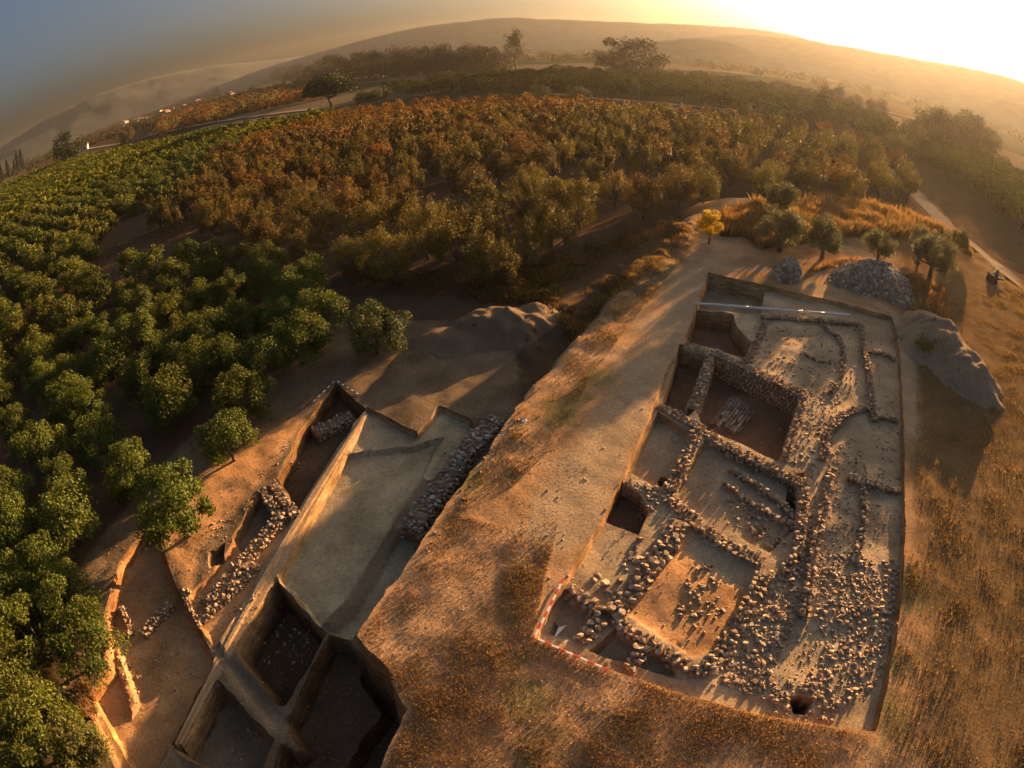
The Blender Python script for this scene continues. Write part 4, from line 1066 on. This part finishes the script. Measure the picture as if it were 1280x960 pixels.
if len(ordr) > 290: far_orchard('autumn_orchard', orange[ordr[290:]], 'far rows of orange autumn fruit trees running together', orange_col, h=(2.8, 3.6), w=1.5)

# --- single trees round the trench
for px, py, s, lab in [(975, 268, 1.05, 'olive tree standing second from the trench, behind its twin'), (974, 314, 1.12, 'olive tree with dense round crown right above the small round stone pile'),
                       (1028, 322, 1.0, 'olive tree with reddish grass at its foot between the two stone piles'), (1096, 330, 0.9, 'thin olive tree standing above the long stone bank'),
                       (1162, 348, 1.2, 'tall loose olive tree with bare leaning trunk beside the golden slope'), (1150, 318, 0.85, 'small grey olive tree half hidden behind the tall loose one'),
                       (1192, 318, 0.85, 'dry olive bush at the edge of the dirt track')]:
    x, y = site(px, py, 0); plant('olive_tree', 'olive_near', x, y, jcol(OLIVE, 0.1), lab, 'tree', 'olive trees above the trench', s)
x, y = site(886, 307, 0); plant('young_tree', 'sapling_near', x, y, (0.55, 0.38, 0.02), 'small bright yellow leaved tree where the clay path starts', 'tree', None, 1.05)
x, y = site(472, 442, T); plant('leafy_bush', 'citrus_near', x, y, (0.07, 0.085, 0.025), 'lone dark leafy bush on bare earth above the dark compartment', 'bush', None, 1.0)
x, y = site(1152, 440, 0.3); plant('young_shrub', 'sapling_near', x, y, (0.16, 0.17, 0.025), 'small yellow green shrub growing on the flank of the earth heap', 'shrub', None, 0.5)
x, y = site(1285, 400, -0.5); plant('track_shrub', 'sapling_near', x, y, (0.30, 0.20, 0.02), 'yellow autumn shrub beside the dirt track', 'shrub', None, 0.9)
x, y = site(122, 950, T); plant('leafy_bush', 'citrus_near', x, y, (0.12, 0.12, 0.03), 'pale green low bush at the lit edge of the low cutting', 'bush', None, 0.7)

# --- trees of the valley
def far_tree(name, kind, px, py_base, top_py, zb, col, label, width=1.0, group=None):
    x, y = site(px, py_base, zb); d = math.hypot(x, y); zb2 = gz(x, y)
    # height from the apparent size
    h = (py_base - top_py) / FPX * d * 1.04
    base_h = {'broad': 2.0, 'tall': 2.6, 'cypress': 4.4, 'umbrella': 1.25}[kind.split('_')[0]]
    s = h / base_h
    return plant(name, kind, x, y, col, label, 'tree', group, s * width, s, zb2 - (0.13 * h if kind.startswith('broad') else 0))

BROWN = (0.05, 0.034, 0.015); DKG = (0.026, 0.032, 0.012)
for i, (px, pb, pt, w) in enumerate([(352, 100, 80, 1.3), (372, 101, 76, 1.3), (392, 102, 70, 1.35), (412, 103, 66, 1.3), (434, 103, 63, 1.3), (456, 102, 60, 1.3), (478, 101, 56, 1.35), (502, 100, 57, 1.3), (526, 98, 55, 1.3), (548, 97, 55, 1.3), (570, 96, 53, 1.3), (590, 95, 55, 1.3), (610, 94, 60, 1.2), (628, 93, 65, 1.2)]):
    far_tree('plane_tree', 'broad_mid', px, pb, pt, -5.0, jcol(mix3(BROWN, DKG, random.random() * 0.6), 0.15), 'brown leaved tree in the long grove at the valley edge', w, 'grove at the valley edge')
for i in range(13):
    px = 362 + i * 20.5; far_tree('plane_tree', 'broad_mid', px, 101 - 0.02 * (px - 362), 84 - 0.11 * (px - 362) + random.uniform(-2, 3), -5.0, jcol(mix3(BROWN, DKG, random.random() * 0.6), 0.2), 'brown leaved tree in the long grove at the valley edge', 1.35, 'grove at the valley edge')
far_tree('plane_tree', 'tall_mid', 646, 94, 42, -5.0, jcol(BROWN), 'tall slim tree that rises above the end of the grove')
far_tree('broad_tree', 'broad_mid', 787, 101, 46, -4.0, (0.042, 0.031, 0.013), 'huge broad crowned brown tree standing alone in the fields', 1.7)
far_tree('umbrella_pine', 'umbrella_mid', 415, 139, 95, -2.2, (0.028, 0.04, 0.014), 'dark umbrella pine beside the pale road', 0.95)
far_tree('round_tree', 'broad_mid', 88, 203, 160, -2.2, (0.022, 0.03, 0.012), 'round black green tree beside the road at the orchard end', 1.0)
far_tree('willow_tree', 'broad_mid', 160, 178, 155, -2.2, (0.09, 0.07, 0.03), 'small rounded tree standing on the pale road verge', 0.9)
for px, pb, pt in [(4, 226, 205), (12, 222, 200), (24, 213, 188), (29, 211, 186), (114, 165, 146), (20, 217, 199)]:
    far_tree('cypress_tree', 'cypress_mid', px, pb, pt, -4.0, (0.02, 0.025, 0.014), 'thin dark cypress in a broken row before the misty hills', 1.1, 'cypress trees')
for px, pb, pt, w, lab in [(1040, 140, 100, 1.0, 'bushy tree in the haze beside the far road, beside a smaller companion'), (1064, 140, 112, 1.0, 'smaller companion of a bushy tree in the haze'), (1082, 146, 118, .9, 'slight tree in the haze at the near end of a hazy pair'), (1098, 146, 118, .9, 'slight lopsided tree in the haze by the bright road'),
                      (1165, 182, 128, 1.1, 'tall backlit tree at the top of the dark hedge'), (1188, 180, 142, 1.0, 'short tree between two tall backlit hedge trees'), (1207, 184, 133, 1.1, 'tall backlit tree with open crown at the hedge end'), (1236, 192, 160, 1.1, 'round bush that ends the backlit hedge'),
                      (1140, 178, 150, 1.3, 'low round tree at the inner end of the backlit hedge'), (1180, 190, 155, 1.3, 'dark bush in front of the two tall backlit hedge trees'), (1222, 194, 155, 1.2, 'dark bush between the open crowned hedge tree and the round bush'), (942, 118, 97, 1.2, 'round bush alone beside the pale far lane'), (1025, 162, 122, 1.3, 'wide dark bush at the edge of the autumn orchard')]:
    far_tree('hedge_tree', 'broad_mid', px, pb, pt, -2.2, jcol((0.04, 0.042, 0.016), 0.1), lab, w)
for px, pb, pt, w in [(470, 128, 108, 1.6), (455, 130, 112, 1.4), (675, 130, 105, 1.6), (722, 128, 105, 1.5), (985, 160, 138, 1.4), (965, 150, 130, 1.5), (1122, 200, 165, 1.2), (930, 148, 130, 1.4)]:
    far_tree('hedge_bush', 'broad_mid', px, pb, pt, -2.2, jcol((0.07, 0.075, 0.022), 0.15), 'rounded leafy bush along the far edge of the autumn orchard', w, 'bushes behind the autumn orchard')

def px_fill(poly_px, z, step, jitter):
    poly = sites(poly_px, z); return rows_fill(poly, step, step, (-0.84, 0.54), [], 0, jitter)
# dark green groves behind, east orchard and the mixed valley woods
far_orchard('east_orchard', px_fill([(1150, 185), (1225, 195), (1330, 260), (1400, 380), (1325, 335), (1290, 300), (1240, 258), (1185, 218), (1125, 186)], T + 1, 3.6, 0.7), 'dark green orchard in the haze beyond the dirt track', lambda x, y: jcol((0.048, 0.062, 0.016), 0.25), h=(2.8, 4.4), w=1.9, n=420, leaf=0.36)
far_orchard('dark_grove', px_fill([(470, 122), (560, 104), (660, 98), (900, 104), (1010, 122), (1110, 160), (1130, 195), (1060, 168), (950, 148), (860, 131), (690, 120), (560, 124)], -2, 6.5, 1.6), 'dark green groves between the autumn orchard and the grove', lambda x, y: jcol((0.038, 0.045, 0.016), 0.3), h=(3.2, 5.0), w=3.4, n=200, leaf=0.75)
far_orchard('pale_olive_grove', px_fill([(200, 172), (300, 146), (400, 128), (400, 116), (300, 128), (200, 150)], -2, 9.0, 1.2), 'rows of pale olive and rusty trees beyond the road', lambda x, y: jcol(random.choice([(0.16, 0.13, 0.055), (0.16, 0.13, 0.055), (0.2, 0.09, 0.03), (0.14, 0.07, 0.03)]), 0.2), h=(4, 6.5), w=3.6, n=220, leaf=0.9)
far_orchard('rusty_field', px_fill([(110, 185), (200, 148), (300, 126), (390, 112), (390, 104), (280, 118), (180, 140), (90, 178)], -3, 9.0, 2.0), 'rust brown fields and groves before the village', lambda x, y: jcol(random.choice([(0.10, 0.05, 0.024), (0.045, 0.042, 0.02), (0.07, 0.05, 0.024)]), 0.3), h=(2.0, 4.0), w=4.5, n=90, leaf=1.3)
r2 = np.random.default_rng(5); m = 900; az = np.radians(r2.uniform(-55, 60, m)); rr = 420 + 700 * r2.random(m) ** 1.2
far_orchard('valley_woods', np.stack([rr * np.sin(az), rr * np.cos(az)], 1), 'scattered trees of the misty valley floor', lambda x, y: jcol((0.05, 0.05, 0.025), 0.3), h=(3.5, 7), w=4.0, n=60, leaf=1.7, cat='trees')

far_orchard('undergrowth', px_fill([(430, 338), (520, 345), (600, 345), (700, 322), (770, 300), (840, 280), (850, 286), (790, 312), (720, 350), (690, 395), (640, 380), (560, 372), (450, 372)], T, 0.75, 0.3), 'dark weeds and brush between the orchard and the bank', lambda x, y: jcol(random.choice([(0.05, 0.05, 0.018), (0.08, 0.055, 0.022), (0.10, 0.06, 0.025)]), 0.3), h=(0.3, 1.0), w=0.6, n=70, leaf=0.15, cat='weeds')

# ------------------------------------------------------------------ houses of the village, poles
def house(x, y, w, d, h, rz, label, roofcol=MAT_TILE, z=None, windows=0):
    z = gz(x, y) if z is None else z
    e = empty('house', (x, y, z), rz); tag(e, label, 'house', 'village houses', 'thing')
    V = [(sx * w / 2, sy * d / 2, zz) for zz in (-1.5, h) for sx, sy in ((-1, -1), (1, -1), (1, 1), (-1, 1))] + [(-w / 2, 0, h + d * 0.28), (w / 2, 0, h + d * 0.28)]
    F = [(0, 1, 5, 4), (1, 2, 6, 5), (2, 3, 7, 6), (3, 0, 4, 7), (4, 7, 8), (5, 9, 6)]
    wl = obj('wall', mesh_from('wall', V, F, MAT_HOUSE), e)
    o = 0.5; t = 0.25; rv = []
    for sx in (-1, 1):
        for yy, zz in ((-d / 2 - o, h - o * 0.56), (0, h + d * 0.28 + 0.02), (d / 2 + o, h - o * 0.56)):
            rv += [(sx * (w / 2 + o), yy, zz + 0.05), (sx * (w / 2 + o), yy, zz + t)]
    RF = [(1, 7, 9, 3), (3, 9, 11, 5), (0, 2, 8, 6), (2, 4, 10, 8), (0, 1, 3, 2), (2, 3, 5, 4), (6, 8, 9, 7), (8, 10, 11, 9), (0, 6, 7, 1), (4, 5, 11, 10)]
    obj('roof', mesh_from('roof', rv, RF, roofcol), e)
    for k in range(windows):
        f = obj('window', box_mesh('window', 1.1, 0.12, 1.3, MAT_GLASS), e, (-w / 2 + w * (k + 0.5) / windows, -d / 2 - 0.02, h * 0.55))
rh = random.Random(8)
for k in range(26):
    az = math.radians(rh.uniform(-36.5, -25)); r = rh.uniform(650, 950); x, y = r * math.sin(az), r * math.cos(az)
    house(x, y, rh.uniform(6, 10), rh.uniform(5, 7.5), rh.uniform(3, 5.5), rh.uniform(0, 3.1), 'small pale house with red tiled roof in the misty village', windows=3)
x, y = site(103, 189, -2.2); house(x, y, 9, 6, 3.2, 0.5, 'low sunlit house with red roof by the round tree at the road', windows=2)
for px, pb, pt, lab in [(798, 130, 107, 'pale slim pole at the end of an orchard aisle'), (886, 96, 76, 'dark telephone pole in the far fields')]:
    x, y = site(px, pb, -2.2); d = math.hypot(x, y); h = (pb - pt) / FPX * d; z = gz(x, y)
    e = empty('utility_pole', (x, y, z)); tag(e, lab, 'pole')
    obj('post', tubes_mesh('post', [([(0, 0, -0.5), (0, 0, h * 0.5), (0.05, 0, h)], [0.2, 0.17, 0.13])], MAT_BARK, 8), e)
    obj('cross_arm', box_mesh('cross_arm', 1.4, 0.12, 0.12, MAT_BARK), e, (0, 0, h * 0.93))

# ------------------------------------------------------------------ dry grass and stubble
def grass(name, label, zones_, seed):
    r_ = np.random.default_rng(seed); Vs, Cs = [], []
    for poly_px, z, n, hmin, hmax, cols, clump in zones_:
        poly = sites(poly_px, z); lo, hi = poly.min(0), poly.max(0); P = r_.uniform(lo, hi, (n * 5, 2)); P = P[pt_in_poly(P[:, 0], P[:, 1], poly)]
        keep = fbm(P[:, 0], P[:, 1], clump, seed, 4) + r_.normal(0, 0.3, len(P)) > 0.05
        P = P[keep][:n]
        # drop blades that would stand on a trench wall or floor
        zz, _ = terrain(P[:, 0], P[:, 1])
        m = len(P); h = r_.uniform(hmin, hmax, m) * (0.6 + 0.8 * vnoise(P[:, 0] * 1.3, P[:, 1] * 1.3, seed)); a = r_.uniform(0, 6.28, m); w = h * 0.07 + 0.006
        lean = r_.normal(0, 0.35, (m, 2)) * h[:, None]
        B = np.column_stack([P, zz - 0.02]); s = np.stack([np.cos(a) * w, np.sin(a) * w, np.zeros(m)], 1); tip = B + np.column_stack([lean, h])
        Vs.append(np.stack([B - s, B + s, tip], 1).reshape(-1, 3)); c = np.array(cols)[r_.integers(0, len(cols), m)] * r_.uniform(0.75, 1.25, (m, 1)); Cs.append(np.repeat(c, 3, axis=0))
    V = np.vstack(Vs); C = np.vstack(Cs)
    o = obj(name, fast_mesh(name, V, np.arange(len(V)).reshape(-1, 3), MAT_GRASS, C)); tag(o, label, 'grass', kind='stuff'); return o

DRY = [(0.34, 0.215, 0.105), (0.27, 0.165, 0.08), (0.40, 0.275, 0.14), (0.19, 0.12, 0.06)]; GRN = [(0.11, 0.11, 0.035), (0.16, 0.13, 0.045)]; TALL = [(0.26, 0.175, 0.095), (0.20, 0.13, 0.068), (0.23, 0.145, 0.075)]
SLOPE = [(0.22, 0.14, 0.068), (0.17, 0.105, 0.05), (0.28, 0.19, 0.095), (0.12, 0.075, 0.038), (0.10, 0.09, 0.035)]
RUS = [(0.24, 0.135, 0.06), (0.30, 0.18, 0.08), (0.15, 0.085, 0.04)]
grass('dry_grass', 'short dry brown grass and weeds on the plateau', [
    ([(445, 803), (520, 700), (560, 640), (640, 660), (700, 650), (665, 795), (1095, 920), (1120, 990), (470, 990), (515, 885)], 0.0, 80000, 0.03, 0.10, DRY, 1.6),
    ([(480, 760), (660, 700), (650, 850), (800, 900), (900, 970), (500, 970), (530, 880)], 0.0, 9000, 0.04, 0.10, GRN, 0.9),
    ([(1140, 390), (1290, 340), (1300, 980), (1100, 980), (1110, 850), (1140, 650)], 0.0, 110000, 0.04, 0.15, SLOPE, 1.3),
    ([(1150, 500), (1290, 480), (1300, 980), (1130, 980)], 0.0, 6000, 0.05, 0.14, GRN, 1.2),
    ([(655, 500), (700, 450), (860, 285), (875, 300), (800, 390), (740, 470), (690, 560), (640, 610), (560, 650)], 0.0, 40000, 0.04, 0.16, RUS + GRN, 0.9),
], 31)
grass('tall_dry_grass', 'tall dry reddish grass behind the olive trees and along the bank', [
    ([(930, 300), (935, 262), (1000, 258), (1060, 255), (1130, 258), (1200, 290), (1215, 320), (1160, 300), (1100, 300), (1040, 300), (1000, 310), (950, 315)], -0.2, 40000, 0.3, 1.0, TALL, 3.0),
    ([(900, 300), (905, 268), (950, 262), (960, 300)], -0.2, 9000, 0.3, 0.9, RUS, 3.0),
    ([(1000, 345), (1040, 325), (1080, 325), (1180, 360), (1190, 400), (1150, 400), (1060, 330)], 0.0, 7000, 0.1, 0.35, RUS + TALL, 1.0),
    ([(690, 375), (740, 330), (800, 315), (855, 288), (868, 296), (800, 360), (720, 410)], -0.4, 20000, 0.06, 0.24, RUS + GRN, 0.8),
    ([(560, 345), (700, 335), (690, 380), (600, 380)], T, 7000, 0.1, 0.4, [(0.12, 0.08, 0.04), (0.16, 0.1, 0.04)], 1.0),
    ([(95, 860), (112, 850), (118, 900), (100, 900)], T, 900, 0.15, 0.5, TALL, 3.0),
    ([(100, 335), (250, 245), (300, 300), (130, 340)], T, 6000, 0.1, 0.3, [(0.2, 0.12, 0.06)], 1.0),
], 37)

# ------------------------------------------------------------------ haze of the morning valley
def haze():
    m = bpy.data.materials.new('morning_haze'); m.use_nodes = True; nt = m.node_tree; nt.nodes.clear()
    v = nt.nodes.new('ShaderNodeVolumePrincipled'); v.inputs['Color'].default_value = (0.94, 0.90, 0.80, 1); v.inputs['Density'].default_value = HAZE_DENSITY; v.inputs['Anisotropy'].default_value = HAZE_ANISO
    o = nt.nodes.new('ShaderNodeOutputMaterial'); nt.links.new(v.outputs[0], o.inputs['Volume'])
    x, z0, z1 = 2000, -20, 96
    V = [(sx * x, sy * x, z) for z in (z0, z1) for sx, sy in ((-1, -1), (1, -1), (1, 1), (-1, 1))]
    F = [(3, 2, 1, 0), (4, 5, 6, 7), (0, 1, 5, 4), (1, 2, 6, 5), (2, 3, 7, 6), (3, 0, 4, 7)]
    ob = obj('haze', mesh_from('haze', V, F, m)); tag(ob, kind='stuff', label='thin golden morning haze filling the whole valley', cat='haze')
HAZE_DENSITY, HAZE_ANISO = 0.00010, 0.60
haze()
